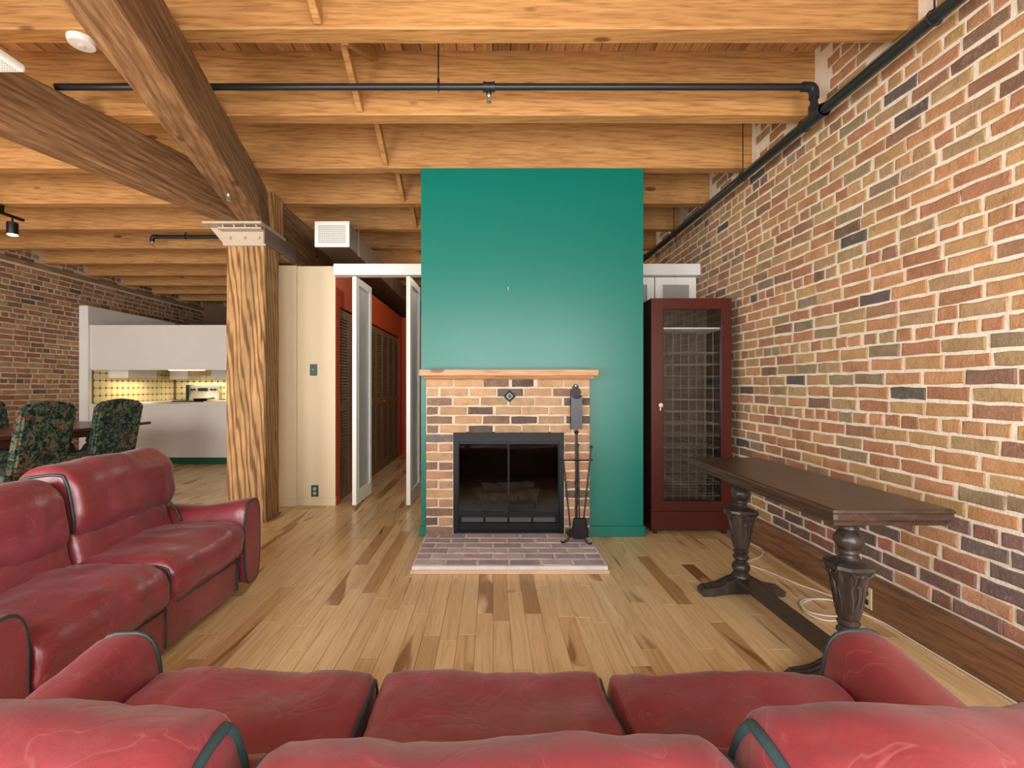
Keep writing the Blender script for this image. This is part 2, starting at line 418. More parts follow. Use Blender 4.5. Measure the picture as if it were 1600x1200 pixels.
def join_boxes(name, items, mat, parent, maker):
    """items: (transform matrix, mesh template verts, faces, tone) joined into one mesh with a 'tone' face attribute"""
    V, Fc, T = [], [], []
    for (vs, fs, tone) in items:
        o = len(V); V += vs; Fc += [tuple(i+o for i in f) for f in fs]; T += [tone]*len(fs)
    me = bpy.data.meshes.new(name); me.from_pydata(V, [], Fc)
    if isinstance(T[0], float):
        at = me.attributes.new('tone', 'FLOAT', 'FACE'); at.data.foreach_set('value', T)
    else:
        at = me.attributes.new('tone', 'FLOAT_COLOR', 'FACE'); at.data.foreach_set('color', [c for t in T for c in t])
    me.materials.append(mat)
    o = bpy.data.objects.new(name, me); COL.objects.link(o); o.parent = parent; o['kind'] = 'stuff'
    org = ORG.get(parent.name, Vector()); o.location = -org
    return o
def raw(bm, off):
    bmesh.ops.recalc_face_normals(bm, faces=bm.faces)
    vs = [tuple(v.co+Vector(off)) for v in bm.verts]; bm.verts.index_update()
    fs = [tuple(v.index for v in f.verts) for f in bm.faces]; bm.free(); return vs, fs
rt = {}
for L in (.45, .6, .75, .9, 1.05, 1.2): rt[L] = raw(plank_mesh(L), (0,0,0))
join_boxes('distant_floor_planks', [([(a+X, b+y, c) for a, b, c in rt[L][0]], rt[L][1], random.random()) for X, y, L in planks[300:] if X+PW < XR+.05], M['plank_far'], floor, None)

# --- bricks
def brick_bm(L, Hh, D, seed, proud=.0036, rough=.0034):
    """a brick whose face looks along -Y: x from -L/2 to L/2, z from -H/2 to H/2, face at y=0, body behind"""
    rnd = random.Random(seed); bm = B()
    j = lambda s: rnd.uniform(-s, s)
    def rect(inset, y, jit, nsub):
        a, c = L/2-inset, Hh/2-inset; pts = []
        top = [(-a+2*a*k/nsub, c) for k in range(nsub)]; bot = [(a-2*a*k/nsub, -c) for k in range(nsub)]
        for (x, z) in top+[(a, c)]+bot+[(-a, -c)]: pts.append((x+j(jit), y, z+j(jit)))
        return [bm.verts.new(p) for p in pts]
    R = [rect(0, D, 0, 3), rect(.0005, proud, rough, 3), rect(.007, 0, rough*.9, 3)]
    n = len(R[0])
    for r0, r1 in zip(R, R[1:]):
        for k in range(n): bm.faces.new((r0[k], r0[(k+1) % n], r1[(k+1) % n], r1[k]))
    f = R[2]   # front face: quads between top and bottom rows
    for k in range(3): bm.faces.new((f[k], f[k+1], f[n-2-k], f[n-1-k]))
    return bm
def palette(ws):
    cs = [c for c, w_ in ws]; wt = [w_ for c, w_ in ws]
    def pick(rnd=random):
        c = rnd.choices(cs, wt)[0]; k = rnd.uniform(.88, 1.1); l = lin(*c)
        return (min(1, l[0]*k), min(1, l[1]*k*rnd.uniform(.96, 1.04)), min(1, l[2]*k), 1)
    return pick
PR = palette([((190, 152, 106), 5), ((190, 144, 102), 5.5), ((184, 134, 98), 5), ((176, 146, 108), 4), ((174, 124, 94), 3), ((158, 120, 94), 2), ((152, 132, 104), 1.6), ((102, 92, 86), .75), ((134, 104, 86), .9)])
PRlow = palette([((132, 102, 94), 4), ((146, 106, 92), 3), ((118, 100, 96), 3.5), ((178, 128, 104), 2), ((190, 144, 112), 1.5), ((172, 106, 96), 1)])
PL = palette([((178, 138, 104), 4), ((166, 122, 92), 4), ((156, 112, 84), 4), ((172, 142, 108), 2), ((136, 106, 88), 2), ((104, 92, 84), 1)])
PITCH = .0722
def brick_wall(side, parent, X, y0, y1, z0, z1, recess, zled, pick, nparts, inview):
    sgn = 1 if side == 'right' else -1
    items = []; row = 0; z = z0
    while z < z1:
        head = row % 6 == 5; pitch = .1075 if head else .213
        y = y0 - random.random()*pitch
        while y < y1:
            L = pitch-.0138 + random.uniform(-.008, .006)
            if not head and random.random() < .05: L = .095; step = .107
            else: step = pitch+random.uniform(-.004, .004)
            yc = y+L/2; zc = z+PITCH/2 + random.uniform(-.002, .002)
            up = zc > zled
            skip = abs(zc-zled) < .036 or (up and any(a-.05-L/2 < yc < a+JW+.05+L/2 for a in JY))
            if not skip: items.append((yc, zc, L, up))
            y += step
        z += PITCH; row += 1
    def score(t):
        yc, zc, L, up = t; xx = X-.01*sgn
        if yc < .3: return 0
        u = VX+xx*F/yc; v = VY-(zc-H)*F/yc
        if not (-20 < u < 1620 and 50 < v < 1140) or not inview(u, v): return 0
        return L/(yc**3)
    items.sort(key=score, reverse=True)
    var = {}
    stuff = []
    for k, (yc, zc, L, up) in enumerate(items):
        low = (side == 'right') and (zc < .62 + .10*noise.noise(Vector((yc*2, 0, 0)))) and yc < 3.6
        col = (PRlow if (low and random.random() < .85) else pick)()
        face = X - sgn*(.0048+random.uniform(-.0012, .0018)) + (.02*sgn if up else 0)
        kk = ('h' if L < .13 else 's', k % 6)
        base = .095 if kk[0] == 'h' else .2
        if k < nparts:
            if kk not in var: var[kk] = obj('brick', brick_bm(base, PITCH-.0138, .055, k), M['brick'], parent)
            me = var[kk].data
            o = var[kk] if kk not in pm2 and not pm2.get((side, kk)) else None
            if pm2.get((side, kk)) is None:
                o = var[kk]; pm2[(side, kk)] = 1
            else:
                o = inst('brick', me, (0,0,0), parent)
            o.location = (face, yc, zc); o.rotation_euler = (random.uniform(-.008, .008), 0, -pi/2*sgn if side == 'left' else pi/2*-1)
            o.rotation_euler[2] = -pi/2 if side == 'right' else pi/2
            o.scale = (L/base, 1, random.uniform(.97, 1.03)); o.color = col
        else:
            kr = ('raw', side, kk)
            if kr not in pm2: pm2[kr] = raw(brick_bm(base, PITCH-.0138, .055, k), (0,0,0))
            vs, fs = pm2[kr]; s = L/base
            if side == 'right': vv = [(face+b, yc-a*s, zc+c) for a, b, c in vs]
            else: vv = [(face-b, yc+a*s, zc+c) for a, b, c in vs]
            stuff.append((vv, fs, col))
    join_boxes('distant_bricks', stuff, M['brick_far'], parent, None)
pm2 = {}
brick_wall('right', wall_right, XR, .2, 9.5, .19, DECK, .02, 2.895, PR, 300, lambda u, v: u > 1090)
brick_wall('left', wall_left, XL, 2.5, FARY, 0.0, DECK, .02, 2.87, PL, 300, lambda u, v: u < 130 and v < 660 or (u < 300 and v < 480))
# ledger strip under the joist ends, and the wooden baseboard with its cap
obj('ledger_strip', mbox(XR-.035, XR+.03, BACKY, FARY, 2.865, 2.93, .006), M['ledger'], wall_right)
obj('ledger_strip', mbox(XL-.03, XL+.03, BACKY, FARY, 2.84, 2.90, .006), M['ledger'], wall_left)
bm = B(); prism(bm, [(1.992, 0), (2.055, 0), (2.055, .185), (2.012, .185), (2.006, .165), (1.998, .150), (1.998, .018), (1.984, .016), (1.984, 0)][::-1], 'y', BACKY, 4.7)
bb = struct(obj('baseboard_right', bm, M['basewood']))

# ------------------------------------------------------------------ chimney breast
CX0, CX1, CY0, CY1 = -.562, 1.21, 3.855, 4.55
FX0, FX1, FZ1 = -.294, .56, .837
bm = B()
box(bm, CX0, FX0, CY0, CY1, 0, JZ-.004); box(bm, FX1, CX1, CY0, CY1, 0, JZ-.004)
box(bm, FX0, FX1, CY0, CY1, FZ1, JZ-.004); box(bm, FX0, FX1, CY1-.2, CY1, 0, FZ1)
chim = struct(obj('wall_chimney', bm, M['green']))
bm = B(); box(bm, .768, CX1+.012, CY0-.014, CY0, 0, .085, .003); box(bm, CX0-.012, -.514, CY0-.014, CY0, 0, .085, .003)
box(bm, CX1, CX1+.014, CY0-.014, CY1, 0, .085, .003)
struct(obj('baseboard_chimney', bm, M['green']))
nl = thing('wall_nail', 'tiny pale nail sticking out of green chimney wall', 'nail', px(794, 451, CY0))
bm = B(); c = px(794, 451, CY0); tube(bm, [c+Vector((0, .004, .006)), c+Vector((0, -.012, .006))], .002, 6); tube(bm, [c+Vector((0,-.012,.006)), c+Vector((0, -.015, .006))], .005, 8)
obj('shank', bm, M['chrome'], nl)
bm = B(); tube(bm, [c+Vector((0, -.008, .004)), c+Vector((.001, -.009, -.016))], .0025, 6); obj('paper_scrap', bm, M['tile'], nl)

# ------------------------------------------------------------------ fireplace
FY = 3.755
fp = thing('fireplace', 'tan brick fireplace with pine mantel and black metal firebox on green wall', 'fireplace', (.13, FY, 0))
BX0, BX1, BZ1 = -.512, .766, 1.262
bm = B()
for a, b, z0, z1 in ((BX0+.004, FX0-.004, 0, BZ1), (FX1+.004, BX1-.004, 0, BZ1), (FX0-.004, FX1+.004, FZ1+.006, BZ1)): box(bm, a, b, FY+.0055, CY0, z0, z1)
sur = obj('brick_surround', bm, M['mortar_f'], fp)
FC = {'T': (188, 152, 116), 'O': (172, 144, 112), 'D': (134, 108, 90), 'K': (102, 86, 77), 'R': (176, 134, 106), 'G': (112, 104, 100)}
def fbrick(x0, x1, zc, hgt, c, k):
    L = x1-x0; nm = (round(L, 2), k % 3)
    if nm not in fpm:
        o = obj('brick', brick_bm(round(L, 2), hgt, .05, k+900, rough=.0035), M['brick'], sur, local=True); fpm[nm] = o.data
        o.location = Vector(((x0+x1)/2, FY+random.uniform(-.003, .002), zc))-ORG[sur.name]
    else: o = inst('brick', fpm[nm], ((x0+x1)/2, FY+random.uniform(-.003, .002), zc), sur)
    o.scale[0] = L/round(L, 2); kk = random.uniform(.88, 1.08); l = lin(*FC[c]); o.color = (l[0]*kk, l[1]*kk, l[2]*kk, 1)
fpm = {}; k = 0
ROWS = ["128-272T 280-435T 442-580D 598-718K 740-878T 886-1030T", "130-192T 205-355T 368-512T 520-660K 668-815T 828-955D 962-1030T",
 "130-265D 278-418T 428-575O 585-720O 728-875T 888-1030K", "130-190D 204-350T 358-492K 510-650O 655-800T 805-935T 942-1030T",
 "130-268D 285-432T 440-585D 595-738K 748-885O 900-1030K", "130-190D 203-350T 360-492K 505-650O 655-805O 812-930T 938-1030T"]
RP = .0718
zx = lambda q: (630+q/3.53-VX)*FY/F
for r, s in enumerate(ROWS):
    zc = BZ1-.004-RP*(r+.5)
    for it in s.split():
        a, b = it[:-1].split('-'); fbrick(zx(float(a)), zx(float(b)), zc, RP-.013, it[-1], k); k += 1
LP = ['G', 'RR', 'T', 'DD', 'R', 'RO', 'T', 'RR', 'D', 'KT', 'D', 'RD']; RPc = ['R', 'DO', 'R', 'TR', 'R', 'DR', 'K', 'TD', 'R', 'OK', 'D', 'DR']
for r in range(11):
    zc = BZ1-.004-RP*(r+6.5)
    for (a, b, cs) in ((BX0+.004, FX0-.008, LP[r]), (FX1+.01, BX1-.004, RPc[r])):
        if zc-RP/2 < .02: continue
        if len(cs) == 1: fbrick(a, b, zc, RP-.013, cs, k); k += 1
        else:
            m_ = (a+b)/2 - .008; fbrick(a, m_-.006, zc, RP-.013, cs[0], k); fbrick(m_+.008, b, zc, RP-.013, cs[1], k+1); k += 2
# mantel
mt = obj('mantel_shelf', mbox(-.548, .812, 3.655, CY0, 1.277, 1.325, .004), M['mantel'], fp)
bm = B(); prism(bm, [(3.70, 1.277), (3.715, 1.262), (3.735, 1.250), (CY0, 1.250), (CY0, 1.277)], 'x', -.525, .785); obj('bed_moulding', bm, M['mantel'], mt)
# hearth
HY0, HX0, HX1, HZ = 3.09, -.507, .742, .052
strip_m = plain('pale_edge_wood', (206, 178, 150), .6)
hb = obj('hearth', mbox(HX0-.002, HX1+.002, HY0-.002, FY+.05, 0, HZ-.004), M['mortar_h'], fp)
obj('edge_strip', mbox(HX0-.012, HX1+.012, HY0-.016, HY0-.003, 0, .026, .003), strip_m, hb)
rows = 6; rd = (FY-HY0)/rows; hm = {}
for r in range(rows):
    y = HY0+rd*(r+.5); x = HX0 - (.0 if r % 2 == 0 else .104); kk = 0
    while x < HX1-.02:
        a, b = max(x, HX0), min(x+.203, HX1)
        if b-a > .04:
            L = round(b-a-.012, 2); key = (L, kk % 2)
            if key not in hm:
                o = obj('brick', brick_bm(L, rd-.014, .04, r*20+kk, rough=.004), M['brick'], hb, local=True); hm[key] = o.data
                o.location = Vector(((a+b)/2, y, HZ))-ORG[hb.name]
            else: o = inst('brick', hm[key], ((a+b)/2, y, HZ), hb)
            o.rotation_euler = (-pi/2, 0, 0); c = lin(*random.choice(((190, 174, 174), (182, 170, 174), (198, 178, 176), (174, 162, 168), (204, 192, 192)))); o.color = c
        x += .208; kk += 1
# firebox insert
ins = obj('firebox_frame', box(box(box(mbox(FX0, FX0+.035, FY-.004, FY+.03, .055, FZ1), FX1-.035, FX1, FY-.004, FY+.03, .055, FZ1), FX0+.035, FX1-.035, FY-.004, FY+.03, .055, .072), FX0+.035, FX1-.035, FY-.004, FY+.03, .118, .135), M['black'], fp)
bm = B(); prism(bm, [(FY-.03, .77), (FY-.012, FZ1), (FY+.03, FZ1), (FY+.03, .765)], 'x', FX0+.004, FX1-.004); obj('hood', bm, M['black'], ins)
bm = B(); box(bm, FX0+.02, FX1-.02, FY+.022, FY+.05, .072, .20); obj('lower_panel', bm, M['black'], ins)
for i in range(4):
    a = FX0+.06+i*.186
    obj('vent_slot', mbox(a, a+.172, FY-.002, FY+.022, .140, .178, .004), M['duct'] if False else plain('vent_grey', (74, 76, 80), .35, .5), ins)
bm = B(); box(bm, FX0+.02, FX1-.02, FY+.40, FY+.42, .05, FZ1); box(bm, FX0+.0, FX0+.02, FY+.03, FY+.42, .05, FZ1); box(bm, FX1-.02, FX1, FY+.03, FY+.42, .05, FZ1); box(bm, FX0, FX1, FY+.03, FY+.42, .18, .20); box(bm, FX0, FX1, FY+.03, FY+.42, .815, FZ1)
obj('fire_chamber', bm, M['blackmatte'], ins)
cx = (FX0+FX1)/2
for s in (0, 1):
    a, b = (FX0+.037, cx-.002) if s == 0 else (cx+.002, FX1-.037)
    bm = B(); g = .005
    for (x0, x1, z0, z1) in ((a, a+g, .20, .765), (b-g, b, .20, .765), (a+g, b-g, .20, .22), (a+g, b-g, .748, .765)): box(bm, x0, x1, FY+.004, FY+.02, z0, z1)
    d = obj('fire_door', bm, M['black'], ins)
    obj('glass_pane', mbox(a+g, b-g, FY+.010, FY+.014, .22, .748), M['smoked'], d)
gr = obj('log_grate', B(), M['black'], ins)
bm = B()
for i in range(7):
    a = cx-.24+i*.08
    tube(bm, smoothpath([(a, FY+.33, .29), (a, FY+.18, .255), (a, FY+.11, .27), (a, FY+.10, .32)], 3), .009, 6)
tube(bm, [(cx-.28, FY+.2, .245), (cx+.28, FY+.2, .245)], .01, 6); tube(bm, [(cx-.28, FY+.3, .27), (cx+.28, FY+.3, .27)], .01, 6)
for sx in (-.22, .22): tube(bm, [(cx+sx, FY+.2, .2), (cx+sx, FY+.2, .25)], .01, 6); tube(bm, [(cx+sx, FY+.3, .2), (cx+sx, FY+.3, .27)], .01, 6)
bm.transform(Matrix.Translation(-ORG[ins.name])); bm.to_mesh(gr.data); bm.free()
ash = plain('ash_log_grey', (120, 114, 108), .9, .2, var=.5, scale=14)
for (dy, z, r, l, t) in ((.17, .30, .035, .24, .01), (.27, .315, .04, .26, -.02), (.22, .375, .034, .21, .04)):
    bm = B(); pts = [(cx-l+2*l*i/8, FY+dy+t*(i-4)/4, z+.006*sin(i*2.1)) for i in range(9)]
    tube(bm, pts, [r*(1+.12*sin(i*3.7+dy*40)) for i in range(9)], 10); obj('log', bm, ash, gr, smooth=40)
# diamond tile
dt = px(796, 619, FY)
dm = thing('diamond_tile', 'small blue-grey ceramic diamond ornament on fireplace bricks', 'ornament', dt)
bm = B(); r = .048
A = [bm.verts.new(dt+Vector((r*cos(a), -.006, r*sin(a)))) for a in (0, pi/2, pi, 3*pi/2)]; Cc = [bm.verts.new(dt+Vector((r*cos(a), -.003, r*sin(a)))) for a in (0, pi/2, pi, 3*pi/2)]
A2 = [bm.verts.new(dt+Vector((r*.62*cos(a), -.016, r*.62*sin(a)))) for a in (0, pi/2, pi, 3*pi/2)]
for i in range(4):
    bm.faces.new((Cc[i], Cc[(i+1) % 4], A[(i+1) % 4], A[i])); bm.faces.new((A[i], A[(i+1) % 4], A2[(i+1) % 4], A2[i]))
bm.faces.new(A2); bm.faces.new(Cc); obj('tile_body', bm, M['deco'], dm)
bm = B(); lathe(bm, (0,0,0), [(.002, 0), (.013, 0), (.012, .004), (.004, .007)], 12); bm.transform(Matrix.Translation(dt+Vector((0,-.015,0))) @ Matrix.Rotation(pi/2, 4, 'X')); obj('boss', bm, M['deco'], dm, smooth=40)
# match holder on the bricks
mb = px(899, 634, FY)
mh = thing('match_holder', 'tall black metal match holder hung on right of fireplace bricks', 'match holder', (mb.x, FY-.01, mb.z-.17))
z0 = mb.z-.175; x0 = mb.x
arc = [(x0-.040, z0), (x0+.040, z0), (x0+.040, z0+.295)] + [(x0+.040-.014*(1-cos(a)), z0+.295+.012*sin(a)) for a in (.8, 1.5)] + [(x0+.02*cos(a), z0+.325+.02*sin(a)) for a in (0, .8, 1.57, 2.3, 3.14)] + [(x0-.040+.014*(1-cos(a)), z0+.295+.012*sin(a)) for a in (1.5, .8)] + [(x0-.040, z0+.295)]
bm = B(); prism(bm, arc, 'y', FY-.008, FY-.005); obj('back_plate', bm, M['black'], mh)
front = [(x0-.042, z0-.002), (x0+.042, z0-.002), (x0+.042, z0+.255)] + [(x0+.036*cos(a), z0+.252-.022*sin(a)) for a in (.3, .8, 1.2, 1.57, 1.94, 2.34, 2.84)] + [(x0-.042, z0+.255)]
bm = B(); prism(bm, front, 'y', FY-.058, FY-.055); box(bm, x0-.042, x0-.039, FY-.055, FY-.008, z0, z0+.255); box(bm, x0+.039, x0+.042, FY-.055, FY-.008, z0, z0+.255); box(bm, x0-.042, x0+.042, FY-.055, FY-.008, z0-.002, z0+.001)
obj('box', bm, plain('satin_black', (30, 32, 36), .35, .5), mh)
bm = B(); tube(bm, [(x0, FY-.004, z0+.33), (x0, FY-.012, z0+.33)], .005, 8); obj('rivet', bm, M['chrome'], mh)

# fire tool set
tb = Vector((.625, 3.56, HZ))
ft = thing('fire_tool_set', 'wrought iron fireplace tool stand with poker, tongs and shovel on hearth', 'fire tools', tb)
bm = B()
for a in (200, 320, 75):
    d = Vector((cos(radians(a)), sin(radians(a)), 0))
    p = [tb+Vector((0,0,.05)), tb+d*.05+Vector((0,0,.045)), tb+d*.09+Vector((0,0,.012)), tb+d*.115+Vector((0,0,.008)), tb+d*.125+Vector((0,0,.02))]
    tube(bm, smoothpath(p, 4), .007, 6)
obj('tripod_base', bm, M['iron'], ft, smooth=True)
bm = B(); pts = [tb+Vector((0,0,z)) for z in (.05, .12, .2, .3, .45, .6, .66, .74, .80)]
tube(bm, pts, .010, 8); 
for i in range(22): tube(bm, [tb+Vector((.010*cos(i*.8), .010*sin(i*.8), .2+i*.012)), tb+Vector((.010*cos(i*.8+.8), .010*sin(i*.8+.8), .212+i*.012))], .004, 5)
lathe(bm, tb+Vector((0,0,.79)), [(.006, 0), (.013, .006), (.018, .018), (.013, .03), (.004, .034)], 10)
obj('stand_rod', bm, M['iron'], ft, smooth=40)
bm = B(); c = tb+Vector((0,0,.60))
tube(bm, [c+Vector((-.105,0,0)), c+Vector((.105,0,0))], .006, 6); tube(bm, [c+Vector((0,-.06,0)), c+Vector((0,.06,0))], .006, 6)
for d in ((-.105, 0), (.105, 0), (0, -.06)):
    tube(bm, [c+Vector((d[0]+.014*cos(a), d[1]+.014*sin(a)-.0, .004)) for a in [2*pi*k/8 for k in range(8)]], .004, 5, closed=True)
obj('crossbar', bm, M['iron'], ft, smooth=40)
def tool(nm, top, bot, extra):
    t = Vector(top)+tb; b = Vector(bot)+tb; bm = B()
    tube(bm, [t, t.lerp(b, .3), t.lerp(b, .6), b], .006, 7)
    for i in range(16):
        q = t.lerp(b, .35+i*.02); tube(bm, [q+Vector((.006*cos(i), .006*sin(i), 0)), q+Vector((.006*cos(i+1), .006*sin(i+1), -.012))], .003, 5)
    bm2 = bmesh.ops.create_uvsphere(bm, u_segments=10, v_segments=6, radius=.013, matrix=Matrix.Translation(t))
    h = obj(nm, bm, M['iron'], ft, smooth=40)
    if extra: obj(extra[0], extra[1](b), extra[2], h, smooth=40)
def pan(b):
    bm = B(); c = b+Vector((.0, -.03, -.09)); 
    prism(bm, [(c.x-.045, c.z+.10), (c.x+.035, c.z+.10), (c.x+.058, c.z-.035), (c.x+.03, c.z-.05), (c.x-.04, c.z-.05), (c.x-.066, c.z-.035)], 'y', c.y-.012, c.y-.008)
    for a, q in (((c.x-.045, c.z+.10), (c.x-.066, c.z-.035)), ((c.x+.035, c.z+.10), (c.x+.058, c.z-.035)), ((c.x-.045, c.z+.10), (c.x+.035, c.z+.10))):
        tube(bm, [(a[0], c.y-.014, a[1]), (q[0], c.y-.014, q[1])], .006, 6)
    return bm
def brush(b):
    bm = B(); lathe(bm, b+Vector((0,0,-.14)), [(.03, 0), (.034, .05), (.022, .10), (.012, .14)], 10); return bm
tool('poker', (-.107, -.02, .70), (-.05, -.03, .12), None)
tool('shovel', (.0, -.06, .72), (.012, -.055, .19), ('shovel_pan', pan, M['black']))
tool('tongs', (.107, -.015, .70), (.045, -.02, .12), None)
bm = B(); lathe(bm, tb+Vector((0, -.0, .035)), [(.03, 0), (.066, .012), (.078, .035), (.072, .04), (.02, .016)], 18); obj('drip_pan', bm, M['iron'], ft, smooth=50)

# ------------------------------------------------------------------ timber post, beams and steel cap
PX0, PX1, PY0, PY1 = -2.327, -1.985, 4.234, 4.52
def rough_timber(bm, x0, x1, y0, y1, z0, z1, n=30, amp=.004):
    rings = []
    for i in range(n+1):
        z = z0+(z1-z0)*i/n; d = lambda k: noise.noise(Vector((z*3, k*4.1, 1)))*amp
        c = .012
        pts = [(x0+c, y0), (x1-c, y0), (x1, y0+c), (x1, y1-c), (x1-c, y1), (x0+c, y1), (x0, y1-c), (x0, y0+c)]
        rings.append([bm.verts.new((p[0]+d(k), p[1]+d(k+9), z)) for k, p in enumerate(pts)])
    for a, b in zip(rings, rings[1:]):
        for k in range(8): bm.faces.new((a[k], a[(k+1) % 8], b[(k+1) % 8], b[k]))
    bm.faces.new(rings[0][::-1]); bm.faces.new(rings[-1]); return bm
post = thing('timber_post', 'thick square weathered timber post with steel cap left of cream wall', 'post', ((PX0+PX1)/2, (PY0+PY1)/2, 0))
obj('post_shaft', rough_timber(B(), PX0, PX1, PY0, PY1, 0, 2.585), M['post'], post)
obj('post_top', rough_timber(B(), -2.13, -1.96, 4.34, 4.56, 2.602, JZ-.003, 8), M['post'], post)
obj('base_moulding', mbox(PX1, PX1+.012, PY0, PY1+.01, 0, .025, .003), M['basewood'], post)
cap = obj('steel_cap', mbox(-2.46, -1.955, 4.10, 4.60, 2.58, 2.60, .002), M['steel'], post)
obj('front_plate', mbox(PX0-.02, PX1+.012, PY0-.016, PY0-.002, 2.425, 2.55, .002), M['steel'], cap)
bm = B(); box(bm, PX0-.02, PX1+.012, PY0-.10, PY0-.002, 2.545, 2.56); obj('shelf_plate', bm, M['steel'], cap)
for i in range(4):
    a = PX0+.02+i*.095
    bm = B(); prism(bm, [(PY0-.002, 2.561), (PY0-.002, 2.58), (PY0-.10, 2.58), (PY0-.09, 2.561)], 'x', a, a+.010); obj('gusset', bm, M['steel'], cap)
bm = B(); prism(bm, [(PX0-.02, 2.45), (PX0-.02, 2.58), (PX0-.13, 2.58)], 'y', PY0-.012, PY0); obj('gusset', bm, M['steel'], cap)
for i in range(3):
    bm = B(); a = PX0+.045+i*.125; tube(bm, [(a, PY0-.002, 2.49), (a, PY0-.030, 2.49)], .013, 6); obj('bolt', bm, M['steel'], cap)
obj('side_plate', mbox(PX1+.004, PX1+.016, PY0-.04, 4.86, 2.44, 2.598, .002), M['steeldark'], cap)
def timber_beam(name, label, p, q, wdt, z0, z1):
    """p,q: xy of the lower right edge; body lies to the left"""
    p, q = Vector((*p, 0)), Vector((*q, 0)); L = (q-p).length; d = (q-p).normalized(); ang = math.atan2(-d.x, d.y)
    o = thing(name, label, 'beam', (p.x, p.y, z0)); ORG[o.name] = Vector()
    bm = B(); n = 40; rings = []; c = .010
    for i in range(n+1):
        y = L*i/n; D = lambda k: noise.noise(Vector((y*2, k*3.3, L)))*.006
        pts = [(-wdt+c, 0), (-c, 0), (0, c), (0, z1-z0-c), (-c, z1-z0), (-wdt+c, z1-z0), (-wdt, z1-z0-c), (-wdt, c)]
        rings.append([bm.verts.new((a+D(k), y, b+(D(k+9) if k < 3 or k == 7 else 0))) for k, (a, b) in enumerate(pts)])
    for a, b in zip(rings, rings[1:]):
        for k in range(8): bm.faces.new((a[k], a[(k+1) % 8], b[(k+1) % 8], b[k]))
    bm.faces.new(rings[0][::-1]); bm.faces.new(rings[-1])
    obj('timber', bm, M['beam'], o); o.rotation_euler = (0, 0, ang); return o
dA = Vector((-.245, 1)); eA = Vector((-1.976, 4.25))
beamA = timber_beam('timber_beam', 'rough timber beam with sprinkler head beneath, nearer the brick wall and table side', tuple(eA-dA*5.1), tuple(eA), .20, 2.60, JZ-.003)
dB = Vector((.315, 1)); eB = Vector((-2.133, 4.15))
timber_beam('timber_beam', 'rough dark timber beam running from upper left edge to the post', tuple(eB-dB*5.0), tuple(eB), .185, 2.60, JZ-.003)
timber_beam('timber_beam', 'dark timber beam behind the post, running back above the cream wall', (-1.98, 4.60), (-1.98, 10.5), .24, 2.42, 2.935)
# sprinkler head on the beam
def sprinkler(c, parent):
    """a sprinkler head hanging at c, part of the pipe or beam that carries it"""
    c = Vector(c)
    bm = B(); lathe(bm, c+Vector((0,0,-.022)), [(.006, 0), (.010, .006), (.012, .012), (.012, .022)], 10); t = obj('sprinkler_head', bm, M['chrome'], parent, smooth=40, label='chrome sprinkler head')
    bm = B()
    for s in (-1, 1): tube(bm, smoothpath([c+Vector((s*.008, 0, -.020)), c+Vector((s*.013, 0, -.032)), c+Vector((s*.003, 0, -.048))], 3), .0025, 5)
    obj('yoke', bm, M['chrome'], t)
    bm = B(); lathe(bm, c+Vector((0,0,-.053)), [(.004, 0), (.015, .001), (.015, .003), (.003, .005)], 12); obj('deflector', bm, M['chrome'], t)
    return t
sc = px(357, 301, 3.52); head = sprinkler((sc.x, sc.y, 2.600), beamA)
head.matrix_parent_inverse = (Matrix.Translation(beamA.location) @ beamA.rotation_euler.to_matrix().to_4x4()).inverted()

# ------------------------------------------------------------------ sprinkler pipes
PXm, PZm = 1.925, 2.80
pipe = thing('sprinkler_pipe', 'black sprinkler main along the right brick wall with a branch crossing the joists', 'pipe', (PXm, 0, PZm))
bm = B(); tube(bm, [(PXm, BACKY+.05, PZm), (PXm, 5.9, PZm)], .027, 14); obj('main_pipe', bm, M['pipe'], pipe, smooth=40)
TY = 2.885
bm = B(); tube(bm, [(PXm, TY-.09, PZm), (PXm, TY+.09, PZm)], .036, 14); tube(bm, [(PXm, TY, PZm), (PXm, TY, PZm+.07)], .03, 12)
for q in (-.09, .082): tube(bm, [(PXm, TY+q, PZm), (PXm, TY+q+.012, PZm)], .040, 14)
obj('tee_fitting', bm, M['pipe'], pipe, smooth=40)
CZ = PZm+.185
bm = B(); tube(bm, [(PXm, TY, PZm+.06), (PXm, TY, CZ-.045)], .021, 12); obj('riser', bm, M['pipe'], pipe, smooth=40)
bm = B(); tube(bm, smoothpath([(PXm, TY, CZ-.07), (PXm, TY, CZ-.035), (PXm-.010, TY, CZ-.008), (PXm-.035, TY, CZ), (PXm-.07, TY, CZ)], 4), .028, 12); obj('elbow', bm, M['pipe'], pipe, smooth=40)
for hy in (3.70, 5.1, 2.1):
    bm = B(); tube(bm, [(PXm, hy, PZm+.03), (PXm, hy, JZ+.002 if any(a <= hy <= a+JW for a in JY) else DECK)], .004, 6)
    tube(bm, [(PXm+.034*cos(a), hy, PZm+.034*sin(a)) for a in [2*pi*k/14 for k in range(14)]], .004, 6, closed=True); obj('hanger', bm, M['pipe'], pipe)
bm = B(); tube(bm, smoothpath([(PXm, 5.88, PZm), (PXm, 5.98, PZm), (PXm-.04, 6.03, PZm), (PXm-.15, 6.05, PZm)], 5), .034, 12); obj('elbow', bm, M['pipe'], pipe, smooth=40)
xl = -5.2
pb = pipe
bm = B(); tube(bm, [(-2.6, TY, CZ), (PXm-.05, TY, CZ)], .0195, 12); obj('branch_pipe', bm, M['pipe'], pb, smooth=40)
sx = px(764, 134, TY).x
bm = B(); tube(bm, [(sx-.035, TY, CZ), (sx+.035, TY, CZ)], .027, 12); tube(bm, [(sx, TY, CZ), (sx, TY, CZ-.042)], .018, 10)
